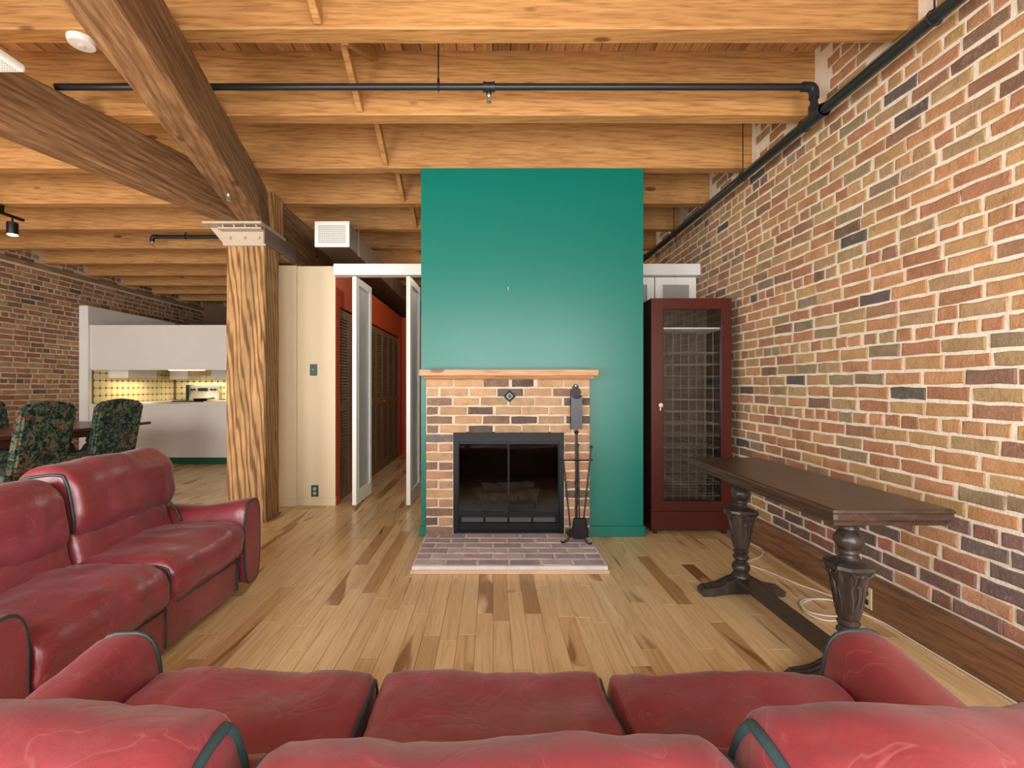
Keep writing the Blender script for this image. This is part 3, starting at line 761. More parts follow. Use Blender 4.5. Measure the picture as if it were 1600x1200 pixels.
for q in (-.035, .027): tube(bm, [(sx+q, TY, CZ), (sx+q+.008, TY, CZ)], .031, 12)
obj('tee_fitting', bm, M['pipe'], pb, smooth=40)
hx = px(685, 134, TY).x
bm = B(); tube(bm, [(hx, TY, CZ+.02), (hx, TY, DECK)], .0045, 6); tube(bm, [(hx, TY, CZ+.02), (hx, TY, CZ+.05)], .008, 8)
tube(bm, [(hx, TY+.024*cos(a), CZ+.024*sin(a)) for a in [2*pi*k/12 for k in range(12)]], .004, 6, closed=True); obj('hanger', bm, M['pipe'], pb)
sprinkler((sx, TY, CZ-.040), pb)
pl = thing('sprinkler_pipe', 'short black sprinkler pipe under kitchen joists ending in an elbow', 'pipe', (-3.3, 5.9, 3.02))
ex = px(238, 370, 5.9).x
bm = B(); tube(bm, [(ex+.03, 5.9, 3.02), (-2.0, 5.9, 3.02)], .021, 12); obj('branch_pipe', bm, M['pipe'], pl, smooth=40)
bm = B(); tube(bm, smoothpath([(ex+.07, 5.9, 3.02), (ex+.02, 5.9, 3.02), (ex, 5.9, 3.0), (ex, 5.9, 2.96)], 4), .027, 10); obj('elbow', bm, M['pipe'], pl, smooth=40)
bm = B(); q = px(290, 365, 5.9).x; tube(bm, [(q, 5.9, 3.03), (q, 5.9, DECK)], .006, 6); tube(bm, [(q, 5.9+.026*cos(a), 3.02+.026*sin(a)) for a in [2*pi*k/12 for k in range(12)]], .005, 6, closed=True); obj('hanger', bm, M['pipe'], pl)
sprinkler((ex, 5.9, 2.965), pl)

# ------------------------------------------------------------------ air duct with white register
dx0, dx1, dz0, dz1, dy0 = px(492, 0, 4.62).x, px(546, 0, 4.62).x, px(0, 386, 4.62).z, px(0, 346, 4.62).z, 4.62
du = thing('air_duct', 'brown square air duct with white perforated register above cream wall', 'duct', ((dx0+dx1)/2, dy0, dz0))
obj('duct_body', mbox(dx0+.008, dx1-.008, dy0+.012, 10.2, dz0+.008, dz1-.008, .003), M['duct'], du)
bm = B(); e = .034
for (a, b, c, d) in ((dx0, dx1, dz1-e, dz1), (dx0, dx1, dz0, dz0+e), (dx0, dx0+e, dz0+e, dz1-e), (dx1-e, dx1, dz0+e, dz1-e)): box(bm, a, b, dy0-.008, dy0+.012, c, d, .002)
rg = obj('register_frame', bm, M['white'], du)
bm = B(); nx, nz = 17, 11
for i in range(nx):
    a = dx0+e+(dx1-dx0-2*e)*i/(nx-1); box(bm, a-.0035, a+.0035, dy0-.004, dy0+.006, dz0+e, dz1-e)
for i in range(nz):
    a = dz0+e+(dz1-dz0-2*e)*i/(nz-1); box(bm, dx0+e, dx1-e, dy0-.003, dy0+.007, a-.0035, a+.0035)
obj('register_grid', bm, M['white'], rg)
obj('register_throat', mbox(dx0+e-.004, dx1-e+.004, dy0+.009, dy0+.011, dz0+e-.004, dz1-e+.004), plain('register_shadow_grey', (44, 43, 42), .7), rg)
for y in (4.95, 6.6):
    bm = B(); box(bm, dx1-.008, dx1-.004, y, y+.025, dz0, 3.1 if y > 5 else DECK); obj('hanger_strap', bm, M['chrome'], du)

# ------------------------------------------------------------------ closet block: cream front, red corridor side
WY, WXR, WXL, WT = 4.845, -1.566, -2.42, 2.40
struct(obj('wall_cream', box(mbox(WXL, WXR, WY, WY+.09, 0, WT), WXL, -1.945, WY-.03, WY+.01, 0, WT), M['cream']))
bm = B(); box(bm, -1.945, WXR+.006, WY-.012, WY, 0, .075, .003); box(bm, WXL, -1.935, WY-.042, WY-.03, 0, .075, .003)
struct(obj('baseboard_cream', bm, M['cream']))
DY0, DYN, DWD, DT = 4.98, 8, .405, 2.0
DY1 = DY0+DYN*DWD
bm = B()
box(bm, WXR-.12, WXR+.002, WY+.002, DY0-.01, 0, WT); box(bm, WXR-.12, WXR+.002, DY1+.01, 8.45, 0, WT); box(bm, WXR-.12, WXR+.002, DY0-.01, DY1+.01, DT+.02, WT)
struct(obj('wall_corridor', bm, M['red']))
bm = B(); box(bm, WXL, WXR-.35, WY+.09, 8.45, 0, WT); box(bm, WXL, WXR, WY+.09, 8.45, WT-.04, WT-.001)
struct(obj('wall_closet', bm, M['plaster']))
bm = B(); box(bm, WXR-.12, -1.18, 8.45, 8.55, 0, 2.40); struct(obj('wall_corridor_end', bm, M['red']))
bm = B(); box(bm, WXR, -1.18, 8.435, 8.45, 0, .09); box(bm, WXR+.002, WXR+.012, WY-.004, DY0-.012, 0, .09); struct(obj('baseboard_corridor', bm, M['red']))
cl = thing('louvered_closet_doors', 'brown louvered bifold closet doors along the red corridor wall', 'closet doors', (WXR-.03, DY0, 0))
slat_me = None
def louver_panel(first):
    root_y = DY0
    bm = B(); x0, x1 = WXR-.035, WXR-.010; w_ = DWD-.006; s = .052
    for (a, b, c, d) in ((0, s, 0.012, DT), (w_-s, w_, 0.012, DT), (s, w_-s, .012, .13), (s, w_-s, DT-.09, DT), (s, w_-s, .93, 1.03)): box(bm, x0, x1, DY0+a, DY0+b, c, d, .002)
    fr = obj('door_panel', bm, M['louver'], cl)
    bm = B()
    for (za, zb) in ((.13, .93), (1.03, DT-.09)):
        n = int((zb-za)/.031)
        for i in range(n):
            z = za+(zb-za)*(i+.5)/n
            prism(bm, [(x0+.001, z+.013), (x0+.005, z+.017), (x1-.001, z-.013), (x1-.005, z-.017)], 'y', DY0+s, DY0+w_-s)
    o = obj('louver_slats', bm, M['louver'], fr); o['kind'] = 'stuff'
    return fr
p0 = louver_panel(True)
for i in range(1, DYN):
    c = copy_tree(p0, cl); c.location = (0, DWD*i, 0)
for i in (3, 4):
    bm = B(); y = DY0+DWD*(5.0+(.07 if i == 4 else -.07)) 
    bmesh.ops.create_uvsphere(bm, u_segments=12, v_segments=8, radius=.017, matrix=Matrix.Translation((WXR+.008, y, .98))); obj('knob', bm, M['brass'], cl, smooth=True)

# ------------------------------------------------------------------ white header and glazed pivot doors
HYf = 4.72
struct(obj('trim_1', mbox(-1.545, XR-.012, HYf, HYf+.12, 2.285, 2.395, .003), M['white']))
def glazed(name, X0, Y0, ang, wd, z1=2.275):
    bm = B(); t = .042; sl = .062
    def bx(a, b, c, d, y0=-t/2, y1=t/2, bb=None):
        box(bb if bb else bm, a, b, y0, y1, c, d, .003)
    bx(0, sl, .03, z1); bx(wd-sl, wd, .03, z1); bx(sl, wd-sl, .03, .16); bx(sl, wd-sl, z1-.075, z1)
    d = struct(obj(name, bm, M['white'])); d.location = (X0, Y0, 0); d.rotation_euler = (0, 0, ang)
    b2 = B(); box(b2, sl, wd-sl, -.004, .004, .16, z1-.075); g = obj('glass_pane', b2, M['frost'], d)
    b3 = B()
    for y in (-t/2-.004, t/2+.0):
        for (a, b, c, e) in ((sl, sl+.010, .16, z1-.075), (wd-sl-.010, wd-sl, .16, z1-.075)): box(b3, a, b, y, y+.004, c, e)
    obj('glazing_bead', b3, M['white'], d)
    b4 = B(); tube(b4, [(wd*.5, 0, .03), (wd*.5, 0, 0.0)], .008, 8); tube(b4, [(wd*.5, 0, z1), (wd*.5, 0, z1+.01)], .008, 8); obj('pivot_pin', b4, M['black'], d)
    return d
glazed('door_1', -1.345, 4.735, radians(88.5), .55)
glazed('door_2', -.815, 4.735, radians(88.5), .55)
for i, x in enumerate((.79, 1.205, 1.62)): glazed('door_%d' % (i+3), x, 4.80, 0, .405)

# ------------------------------------------------------------------ switch and outlet on the cream wall
def plate(name, label, cat, c, wd, hg, mat_, sockets):
    t = thing(name, label, cat, c); c = Vector(c)
    obj('cover_plate', mbox(c.x-wd/2, c.x+wd/2, c.y-.007, c.y, c.z-hg/2, c.z+hg/2, .003), mat_, t)
    if sockets:
        for s in (-1, 1):
            bm = B(); lathe(bm, (0,0,0), [(.017, 0), (.017, .003), (.015, .004)], 14); bm.transform(Matrix.Translation((c.x, c.y-.006, c.z+s*.022)) @ Matrix.Rotation(pi/2, 4, 'X')); so = obj('socket', bm, plain('socket_grey', (176, 186, 178), .4), t)
            bm = B()
            for q in (-.006, .006): box(bm, c.x+q-.0012, c.x+q+.0012, c.y-.0108, c.y-.0095, c.z+s*.022-.004, c.z+s*.022+.004)
            obj('slot', bm, M['black'], so)
    else:
        bm = B(); box(bm, c.x-.005, c.x+.005, c.y-.018, c.y-.006, c.z-.004, c.z+.010, .002); obj('toggle', bm, plain('toggle_pale', (196, 206, 190), .4), t)
    return t
c = px(490, 578, WY); plate('light_switch', 'dark green light switch plate on cream wall', 'switch', (c.x, WY, c.z), .072, .115, M['darkgreen'], False)
c = px(492, 767, WY); plate('wall_outlet', 'dark green double outlet low on cream wall', 'outlet', (c.x, WY, c.z), .072, .115, M['darkgreen'], True)
# baseboard outlet on the right
oc = Vector((1.998, 2.57, .078)); t = thing('wall_outlet', 'brass cover outlet on baseboard behind the console table', 'outlet', oc)
obj('cover_plate', mbox(oc.x-.006, oc.x, oc.y-.036, oc.y+.036, oc.z-.057, oc.z+.057, .002), plain('antique_ivory', (206, 188, 140), .4), t)
for s in (-1, 1): obj('socket', mbox(oc.x-.010, oc.x-.005, oc.y-.016, oc.y+.016, oc.z+s*.024-.014, oc.z+s*.024+.014, .004), M['iron'], t)

# ------------------------------------------------------------------ glass-fronted cabinet
KX0, KX1, KY0, KY1, KZ0, KZ1 = 1.290, 1.937, 3.90, 4.32, .035, 1.908
cb = thing('display_cabinet', 'tall dark red wooden cabinet with glass door and wire racks inside', 'cabinet', ((KX0+KX1)/2, KY0, 0))
obj('side_panel', mbox(KX0, KX0+.02, KY0+.022, KY1, KZ0, KZ1), M['cabdark'], cb); obj('side_panel', mbox(KX1-.02, KX1, KY0+.022, KY1, KZ0, KZ1), M['cabdark'], cb)
obj('top_panel', mbox(KX0+.02, KX1-.02, KY0+.022, KY1, KZ1-.02, KZ1), M['cabinet'], cb); obj('bottom_panel', mbox(KX0+.02, KX1-.02, KY0+.022, KY1, KZ0, .19), M['cabinet'], cb)
obj('back_panel', mbox(KX0+.02, KX1-.02, KY1-.015, KY1, .19, KZ1-.02), M['cabback'], cb)
gx0, gx1, gz0, gz1 = px(1036.5, 0, KY0).x, px(1127, 0, KY0).x, px(0, 783, KY0).z, px(0, 483, KY0).z
bm = B()
for (a, b, c, d) in ((KX0, gx0, .19, KZ1), (gx1, KX1, .19, KZ1), (gx0, gx1, gz1, KZ1), (gx0, gx1, .19, gz0)): box(bm, a, b, KY0, KY0+.022, c, d)
dr = obj('door', bm, M['cabinet'], cb)
obj('glass_pane', mbox(gx0, gx1, KY0+.010, KY0+.014, gz0, gz1), M['clear'], dr)
bm = B()
for (a, b, c, d) in ((gx0-.006, gx0, gz0-.006, gz1+.006), (gx1, gx1+.006, gz0-.006, gz1+.006), (gx0, gx1, gz1, gz1+.006), (gx0, gx1, gz0-.006, gz0)): box(bm, a, b, KY0-.004, KY0, c, d, .001)
obj('glazing_bead', bm, M['cabinet'], dr)
kc = px(1031, 633, KY0)
bm = B(); lathe(bm, (0,0,0), [(.006, 0), (.007, .012), (.017, .018), (.018, .026), (.010, .032)], 14); bm.transform(Matrix.Translation(kc) @ Matrix.Rotation(pi/2, 4, 'X')); kn = obj('knob', bm, plain('ivory_knob', (220, 196, 170), .25), dr, smooth=40)
bm = B(); tube(bm, [(kc.x+.003, KY0-.002, kc.z-.02), (kc.x+.003, KY0-.004, kc.z-.045)], .003, 6); obj('key', bm, M['brass'], kn)
obj('plinth', mbox(KX0, KX1, KY0+.002, KY0+.022, KZ0, .186, .002), M['cabinet'], cb)
for (x, y) in ((KX0+.04, KY0+.03), (KX1-.05, KY0+.03), (KX0+.04, KY1-.04), (KX1-.05, KY1-.04)):
    bm = B(); tube(bm, [(x-.012, y, .018), (x+.012, y, .018)], .018, 14); box(bm, x-.007, x+.007, y-.01, y+.01, .02, KZ0+.002); obj('caster', bm, M['iron'], cb)
obj('shelf', mbox(KX0+.022, KX1-.022, KY0+.05, KY1-.018, px(0, 514, 4.0).z-.006, px(0, 514, 4.0).z+.006), M['white'], cb)
for i in range(13):
    z = .30+i*.098
    bm = B()
    for y in (KY0+.06, KY0+.17, KY0+.28, KY1-.03): tube(bm, [(KX0+.022, y, z), (KX1-.022, y, z)], .003, 5)
    for j in range(9): tube(bm, [(KX0+.06+j*.066, KY0+.06, z), (KX0+.06+j*.066, KY1-.03, z)], .002, 4)
    obj('wire_rack', bm, M['wire'], cb)
bm = B()
for j in range(9): tube(bm, [(KX0+.06+j*.066, KY0+.055, .19), (KX0+.06+j*.066, KY0+.055, 1.64)], .0022, 5)
for j in range(9): tube(bm, [(KX0+.06+j*.066, KY1-.03, .19), (KX0+.06+j*.066, KY1-.03, 1.64)], .0022, 5)
obj('upright_wires', bm, M['wire'], cb)

# ------------------------------------------------------------------ console table
tx0, tx1, ty0, ty1, tz = 1.215, 1.655, 1.715, 2.985, .76
lx, ly0, ly1 = 1.437, 1.945, 2.785
ct = thing('console_table', 'long dark oak trestle console table with carved legs beside brick wall', 'table', (lx, (ly0+ly1)/2, 0))
bm = B(); c = .05     # clipped corners
def octo(e): return [(tx0+e+c, ty0+e), (tx1-e-c, ty0+e), (tx1-e, ty0+e+c*.4), (tx1-e, ty1-e-c*.4), (tx1-e-c, ty1-e), (tx0+e+c, ty1-e), (tx0+e, ty1-e-c*.4), (tx0+e, ty0+e+c*.4)]
lv = [(.014, .700), (.012, .712), (.004, .722), (.004, .742), (.0, .748), (.003, .757), (.010, .760)]
c = .012
R = [[bm.verts.new((*p, z)) for p in octo(e)] for e, z in lv]
for a, b in zip(R, R[1:]):
    for k in range(8): bm.faces.new((a[k], a[(k+1) % 8], b[(k+1) % 8], b[k]))
bm.faces.new(R[0][::-1]); bm.faces.new(R[-1]); obj('table_top', bm, M['table'], ct)
def trestle(y):
    bm = B(); lathe(bm, (lx, y, 0), [(.048, .685), (.048, .668), (.040, .655), (.030, .645), (.036, .635), (.036, .628), (.028, .622), (.040, .612), (.052, .592), (.053, .575), (.042, .552), (.030, .545), (.036, .538), (.036, .530), (.028, .522), (.032, .508), (.044, .50)][::-1], 24)
    box(bm, lx-.055, lx+.055, y-.055, y+.055, .685, .702, .004)
    leg = obj('leg', bm, M['darkturn'], ct, smooth=45)
    # carved tapered block
    bm = B(); lv = [(.030, .262), (.036, .275), (.040, .30), (.055, .40), (.068, .462), (.078, .478), (.076, .490), (.060, .498), (.040, .505)]
    rings = []
    for (h, z) in lv:
        ch = h*.42; pts = [(-h+ch, -h), (h-ch, -h), (h, -h+ch), (h, h-ch), (h-ch, h), (-h+ch, h), (-h, h-ch), (-h, -h+ch)]
        rings.append([bm.verts.new((lx+p[0], y+p[1], z)) for p in pts])
    for a, b in zip(rings, rings[1:]):
        for k in range(8): bm.faces.new((a[k], a[(k+1) % 8], b[(k+1) % 8], b[k]))
    bm.faces.new(rings[0][::-1]); bm.faces.new(rings[-1]); obj('carved_block', bm, M['darkturn'], leg)
    bm = B()
    for k in range(8):      # raised carving: ribs along the corners and drops on the faces
        a = pi/8+k*pi/4
        P = lambda rr, z, da=0: (lx+rr*cos(a+da), y+rr*sin(a+da), z)
        tube(bm, smoothpath([P(.070, .476, .0), P(.066, .44, .12), P(.057, .40, -.06), P(.050, .35, .05), P(.042, .30, 0)], 3), [.006]*5+[.0055]*8, 6)
    for k in range(4):
        a = k*pi/2
        Q = lambda rr, z, t: (lx+rr*cos(a)-t*sin(a), y+rr*sin(a)+t*cos(a), z)
        for s in (-1, 1): tube(bm, smoothpath([Q(.078, .474, s*.042), Q(.071, .455, s*.026), Q(.069, .46, s*.008), Q(.063, .43, 0), Q(.059, .41, s*.006)], 3), .006, 6)
        tube(bm, smoothpath([Q(.060, .42, 0), Q(.052, .37, .004), Q(.046, .33, -.003)], 3), [.010, .010, .009, .008, .007, .005, .004], 6)
    obj('carving', bm, M['darkturn'], leg, smooth=50)
    bm = B(); lathe(bm, (lx, y, 0), [(.030, .265), (.036, .258), (.042, .250), (.036, .240), (.030, .235), (.040, .225), (.044, .214), (.036, .203), (.026, .198), (.026, .190), (.040, .182), (.048, .165), (.048, .148), (.036, .132), (.040, .126), (.052, .112), (.054, .098), (.044, .08)][::-1], 24)
    obj('lower_turning', bm, M['darkturn'], leg, smooth=45)
    # foot along X with swept ends
    prof = [(-.232, 0), (-.165, 0), (-.145, .012), (-.06, .018), (.06, .018), (.145, .012), (.165, 0), (.232, 0), (.238, .028), (.215, .046), (.17, .048), (.12, .062), (.08, .088), (.05, .10), (-.05, .10), (-.08, .088), (-.12, .062), (-.17, .048), (-.215, .046), (-.238, .028)]
    bm = B(); prism(bm, [(lx+a, b) for a, b in prof], 'y', y-.042, y+.042); bmesh.ops.bevel(bm, geom=list(bm.edges), offset=.003, segments=1, affect='EDGES')
    ft_ = obj('foot', bm, M['darkturn'], ct)
    bm = B()
    for s in (-1, 1):
        for g in (-.022, 0, .022): tube(bm, smoothpath([(lx+s*.055, y+g, .102), (lx+s*.10, y+g, .078), (lx+s*.15, y+g, .054), (lx+s*.21, y+g, .047)], 3), .0055, 5)
    obj('foot_reeding', bm, M['darkturn'], ft_)
trestle(ly0); trestle(ly1)
obj('stretcher', mbox(lx-.052, lx+.052, ly0+.03, ly1-.03, .078, .105, .005), M['darkturn'], ct)

# ------------------------------------------------------------------ cable on the floor
def fl(x, y, z=.006): Y = F*(H-z)/(y-VY); return Vector((min((x-VX)*Y/F, 1.975), Y, z))
pts = [fl(1148, 822), fl(1172, 848), fl(1192, 858), fl(1190, 868), fl(1168, 880), fl(1200, 893), fl(1245, 912), fl(1290, 928), fl(1330, 946), fl(1312, 962), fl(1270, 958), fl(1250, 945), fl(1262, 936), fl(1310, 940), fl(1335, 958), fl(1300, 970), fl(1262, 960), fl(1254, 942), fl(1290, 936), fl(1345, 958), fl(1400, 974), fl(1460, 1005), fl(1530, 1052), fl(1600, 1105), Vector((1.965, 1.6, .006)), Vector((1.965, 1.2, .006))]
bm = B(); sp = smoothpath(pts, 7); n = len(sp)
for i, p in enumerate(sp): p.z = .006+.004*max(0, sin(i*.35))*(70 < i < 130)
tube(bm, sp, .0042, 6)
cbl = tag(obj('floor_cable', bm, M['cable'], smooth=True), 'loose white cable coiled on floor under console table', 'cable')

# ------------------------------------------------------------------ leather sofas
def cushion_map(x0, x1, y0, y1, z0, z1, r=.08, puff=.02, wr=.006, seed=0, rot=0, crown=0, lines=0, rx=None):
    """maps a point of the cube [-1,1]^3 to a soft rounded box; rot tilts it about X; lines adds pleats"""
    hx, hy, hz = (x1-x0)/2, (y1-y0)/2, (z1-z0)/2; c = Vector(((x0+x1)/2, (y0+y1)/2, (z0+z1)/2))
    rr = min(r, hx, hy, hz); rx = rx or rr; R3 = Matrix.Rotation(rot, 3, 'X')
    def f(u):
        p = Vector((sin(u[0]*pi/2)*hx, sin(u[1]*pi/2)*hy, sin(u[2]*pi/2)*hz))
        core = Vector((max(-hx+rx, min(hx-rx, p.x)), max(-hy+rr, min(hy-rr, p.y)), max(-hz+rr, min(hz-rr, p.z))))
        d = p-core; d.x *= rr/rx
        if d.length > rr: d = d.normalized()*rr; p = core+Vector((d.x*rx/rr, d.y, d.z))
        fx, fy, fz = p.x/hx, p.y/hy, p.z/hz
        if fz > -.2: p.z += math.copysign(puff*(1-fx**4)*(1-fy**4)*(1 if abs(fz) > .5 else .6), fz)
        p.y += math.copysign(puff*.8*(1-fx**4)*(1-min(1, abs(fz))**4)*abs(fy)**3, fy)
        p.z += crown*(1-fx*fx)*max(0, fz)
        w_ = noise.fractal(Vector((p.x*4.5+seed*7, p.y*4.5, p.z*4.5)), 1, 2, 4)*wr
        if lines: w_ += lines*(abs(noise.noise(Vector((p.x*16+seed*5, p.z*2.5, p.y*2.5))))-.25)*(1-fx**6)
        nv = Vector((fx**3, fy**3, fz**3))
        if nv.length > 1e-6: p += nv.normalized()*w_
        return R3 @ p + c
    return f
def cushion(*a, n=14, **kw):
    f = cushion_map(*a, **kw)
    bm = B(); bmesh.ops.create_cube(bm, size=2); bmesh.ops.subdivide_edges(bm, edges=list(bm.edges), cuts=n, use_grid_fill=True)
    for v in bm.verts: v.co = f(v.co.copy())
    return bm
def welt(u, rad, *a, t0=0, t1=1, m=40, **kw):
    """piping that runs round the section u (x in -1..1) of the cushion; t0..t1 from the lower back over the top to the lower front"""
    f = cushion_map(*a, **kw); pts = []
    per = [(-1, -1), (-1, 1), (1, 1), (1, -1), (-1, -1)]
    for i in range(m+1):
        t = (t0+(t1-t0)*i/m)*4; k = min(3, int(t)); w_ = t-k
        pts.append(f((u, per[k][0]+(per[k+1][0]-per[k][0])*w_, per[k][1]+(per[k+1][1]-per[k][1])*w_)))
    return tube(B(), pts, rad, 7)
def arm_bm(x0, x1, y0, y1, z1, flare, seed):
    """armrest running along y, soft round top, leaning a little outward; x0 is the inner side"""
    bm = B(); n = 22; m = 26; rings = []; w_ = x1-x0
    for i in range(n+1):
        t = i/n; y = y0+(y1-y0)*t
        e = min(1, max(0, (1-t)/.10))          # front edge rounds in
        k = .93+.07*math.sqrt(max(0, 1-(1-e)**2))
        top = z1 - .035*sin(pi*t*.9) + flare*max(0, t-.55)**2
        ring = []
        for j in range(m):
            a = 2*pi*j/m; ca, sa = cos(a), sin(a)
            sx = math.copysign(abs(ca)**.55, ca); sz = math.copysign(abs(sa)**.62, sa)
            X = (x0+x1)/2 + sx*w_/2*(1 if sz < 0 else 1.04)*k; hz = (top-.05)/2
            Z = .05+hz + sz*hz*(k if sz > 0 else 1)
            q = Vector((X, y, Z)); q += Vector((sx, 0, max(0, sz)))*noise.fractal(q*5+Vector((seed, 0, 0)), 1, 2, 3)*.006
            ring.append(bm.verts.new(q))
        rings.append(ring)
    for a, b in zip(rings, rings[1:]):
        for k in range(m): bm.faces.new((a[k], a[(k+1) % m], b[(k+1) % m], b[k]))
    bm.faces.new(rings[0][::-1]); bm.faces.new(rings[-1]); return bm, [v.co.copy() for v in rings[-1]]
def sofa(name, label, nseat, sw, aw, D, rollc, seat_y, roll_tops, rollr, zs=.42, za=.52, zl=.60, rollh=.325):
    """local frame: x across, y from back (0) to front (D)"""
    root = thing(name, label, 'sofa', (0,0,0)); W = nseat*sw; L = M['leather']
    # base
    obj('base', cushion(-W/2-.01, W/2+.01, .06, D-.035, .03, .27, r=.03, n=6, puff=.004, wr=.002), L, root, smooth=True)
    bm = B()
    for i in range(nseat+1):
        x = -W/2+sw*i + (.04 if i == 0 else -.04 if i == nseat else 0); box(bm, x-.003, x+.003, D-.040, D-.026, .05, .23)
    obj('base_seam', bm, M['piping'], root)
    for i in range(nseat):
        a, b = -W/2+sw*i, -W/2+sw*(i+1)
        kw = dict(r=.085, rx=.03, puff=.022, wr=.016, seed=i+3, lines=.014); ar = (a+.002, b-.002, seat_y-.10, D, .215, zs)
        st = obj('seat_cushion', cushion(*ar, n=30, **kw), L, root, smooth=True)
        if i < nseat-1: obj('seat_piping', welt(.90, .0065, *ar, t0=.25, t1=.74, **kw), M['piping'], st, smooth=True)
        bm = B(); tube(bm, [(a+.05, D-.006, .235), (b-.05, D-.006, .235)], .0045, 6); obj('front_piping', bm, M['piping'], st, smooth=True)
        # lumbar and head roll
        obj('lumbar_cushion', cushion(a+.004, b-.004, seat_y-.22, seat_y-.035, zs-.10, zl, r=.07, n=24, rx=.03, puff=.014, wr=.008, seed=i+11, rot=radians(16), lines=.016), L, root, smooth=True)
        zt = roll_tops[i]
        ext0 = .08 if i == 0 else 0; ext1 = .08 if i == nseat-1 else 0
        kw = dict(r=min(.13, rollr*.95), rx=.05, puff=.012, wr=.012, seed=i+23, rot=radians(10), lines=.012); ar = (a-ext0+.004, b+ext1-.004, rollc-rollr, rollc+rollr, zt-rollh, zt)
        rl = obj('head_cushion', cushion(*ar, n=34, **kw), L, root, smooth=True)
        for u in (-.88, .88):
            obj('head_piping', welt(u, .0075, *ar, t0=.06, t1=.72, **kw), M['piping'], rl, smooth=True)
    obj('back', cushion(-W/2-.06, W/2+.06, max(.0, rollc-rollr-.03), max(rollc-.02, .14), .04, .66, r=.06, n=10, puff=.012, wr=.004), L, root, smooth=True)
    for s in (-1, 1):
        bm, ring = arm_bm(W/2, W/2+aw, .10, D-.01, za, .12, s+2)
        if s == -1: bm.transform(Matrix.Diagonal((-1, 1, 1, 1))); ring = [Vector((-q.x, q.y, q.z)) for q in ring]
        am = obj('armrest', bm, L, root, smooth=60)
        bm = B(); cen = sum(ring, Vector())/len(ring)
        tube(bm, [q+Vector((0, -.004, 0))+(q-cen).normalized()*.001 for q in ring], .0065, 7, closed=True)
        obj('arm_piping', bm, M['piping'], am, smooth=True)
        bm = B()
        for k in (0,):
            tube(bm, smoothpath([(s*(W/2+.006), seat_y-.1, .60), (s*(W/2+.003), seat_y-.02, .50), (s*(W/2-.004), seat_y+.02, zs+.01)], 4), .006, 6)
        obj('inner_piping', bm, M['piping'], am, smooth=True)
    bm = B()
    for sx in (-1, 1):
        for y in (.12, D-.15): lathe(bm, (sx*(W/2-.06), y, 0), [(.022, 0), (.028, .01), (.028, .05)], 10)
    obj('glides', bm, M['black'], root)
    return root
near = sofa('leather_sofa', 'three seat burgundy leather sofa seen from behind in the foreground', 3, .622, .20, 1.0, .18, .50, (.795, .752, .795), .125, zs=.405, za=.505)
near.location = (.0, .385, 0)
left = sofa('leather_sofa', 'two seat burgundy leather sofa at left, facing the console table', 2, .64, .19, .86, .275, .47, (.832, .79), .155, zs=.42, za=.53, zl=.56, rollh=.36)
left.location = (-1.40-.86, 2.12, 0); left.rotation_euler = (0, 0, -pi/2)

# ------------------------------------------------------------------ dining set
dx0_, dx1_, dy0_, dy1_ = -5.30, -4.33, 3.75, 6.15
dtb = thing('dining_table', 'long dark wooden dining table with bulbous turned legs', 'table', ((dx0_+dx1_)/2, (dy0_+dy1_)/2, 0))
obj('table_top', mbox(dx0_, dx1_, dy0_, dy1_, .715, .75, .006), M['dining'], dtb)
obj('apron', mbox(dx0_+.12, dx1_-.12, dy0_+.2, dy1_-.35, .64, .715), M['dining'], dtb)
for x in (dx0_+.34, dx1_-.36):
    for y in (dy0_+.35, dy1_-.5):
        bm = B(); lathe(bm, (x, y, 0), [(.05, 0), (.05, .08), (.03, .1), (.03, .16), (.055, .2), (.075, .28), (.095, .38), (.09, .46), (.06, .52), (.035, .54), (.05, .57), (.035, .59), (.05, .61), (.055, .66)], 18); obj('leg', bm, M['dining'], dtb, smooth=45)
obj('stretcher', mbox(-4.86, -4.77, dy0_+.35, dy1_-.5, .05, .10), M['dining'], dtb)
for y in (dy0_+.35, dy1_-.5): obj('cross_foot', mbox(dx0_+.26, dx1_-.26, y-.05, y+.05, 0, .06, .01), M['dining'], dtb)
def dining_chair(label):
    r = thing('dining_chair', label, 'chair', (0,0,0), 'dining chairs'); w_ = .235    # faces -x; back at x=0
    pts = [(-w_, .46), (w_, .46), (w_+.01, .98)] + [(w_-.02, 1.02), (w_-.09, 1.03), (.12, 1.055), (0, 1.07), (-.12, 1.055), (-w_+.09, 1.03), (-w_+.02, 1.02), (-w_-.01, .98)]
    bm = B(); prism(bm, pts, 'x', -.045, .045); bmesh.ops.bevel(bm, geom=[e for e in bm.edges if abs((e.verts[0].co-e.verts[1].co).x) < .01], offset=.018, segments=3, affect='EDGES')
    for v in bm.verts: v.co.x += .12*(v.co.z-.46)/.6
    obj('backrest', bm, M['tapestry'], r, smooth=50)
    obj('seat', cushion(-.52, -.01, -.27, .27, .38, .50, r=.04, n=8, puff=.02, wr=.002), M['tapestry'], r, smooth=True)
    bm = B(); box(bm, -.50, .0, -.25, .25, .34, .39); obj('seat_rail', bm, M['dining'], r)
    for x in (-.47, -.01):
        for y in (-.22, .22):
            bm = B(); tube(bm, [(x, y, .40), (x, y, .25), (x+(.05 if x > -.1 else 0), y, 0)], [.026, .022, .018], 10); obj('leg', bm, M['dining'], r, smooth=45)
    bm = B(); box(bm, -.47, -.01, -.012, .012, .15, .18); box(bm, -.48, -.46, -.22, .22, .15, .18); box(bm, -.02, 0, -.22, .22, .15, .18); obj('stretcher', bm, M['dining'], r)
    return r
ch = dining_chair('floral tapestry dining chair nearest the burgundy sofa, left of its pair'); ch.location = (-3.99, 4.24, 0); ch.rotation_euler = (0, 0, radians(-4))
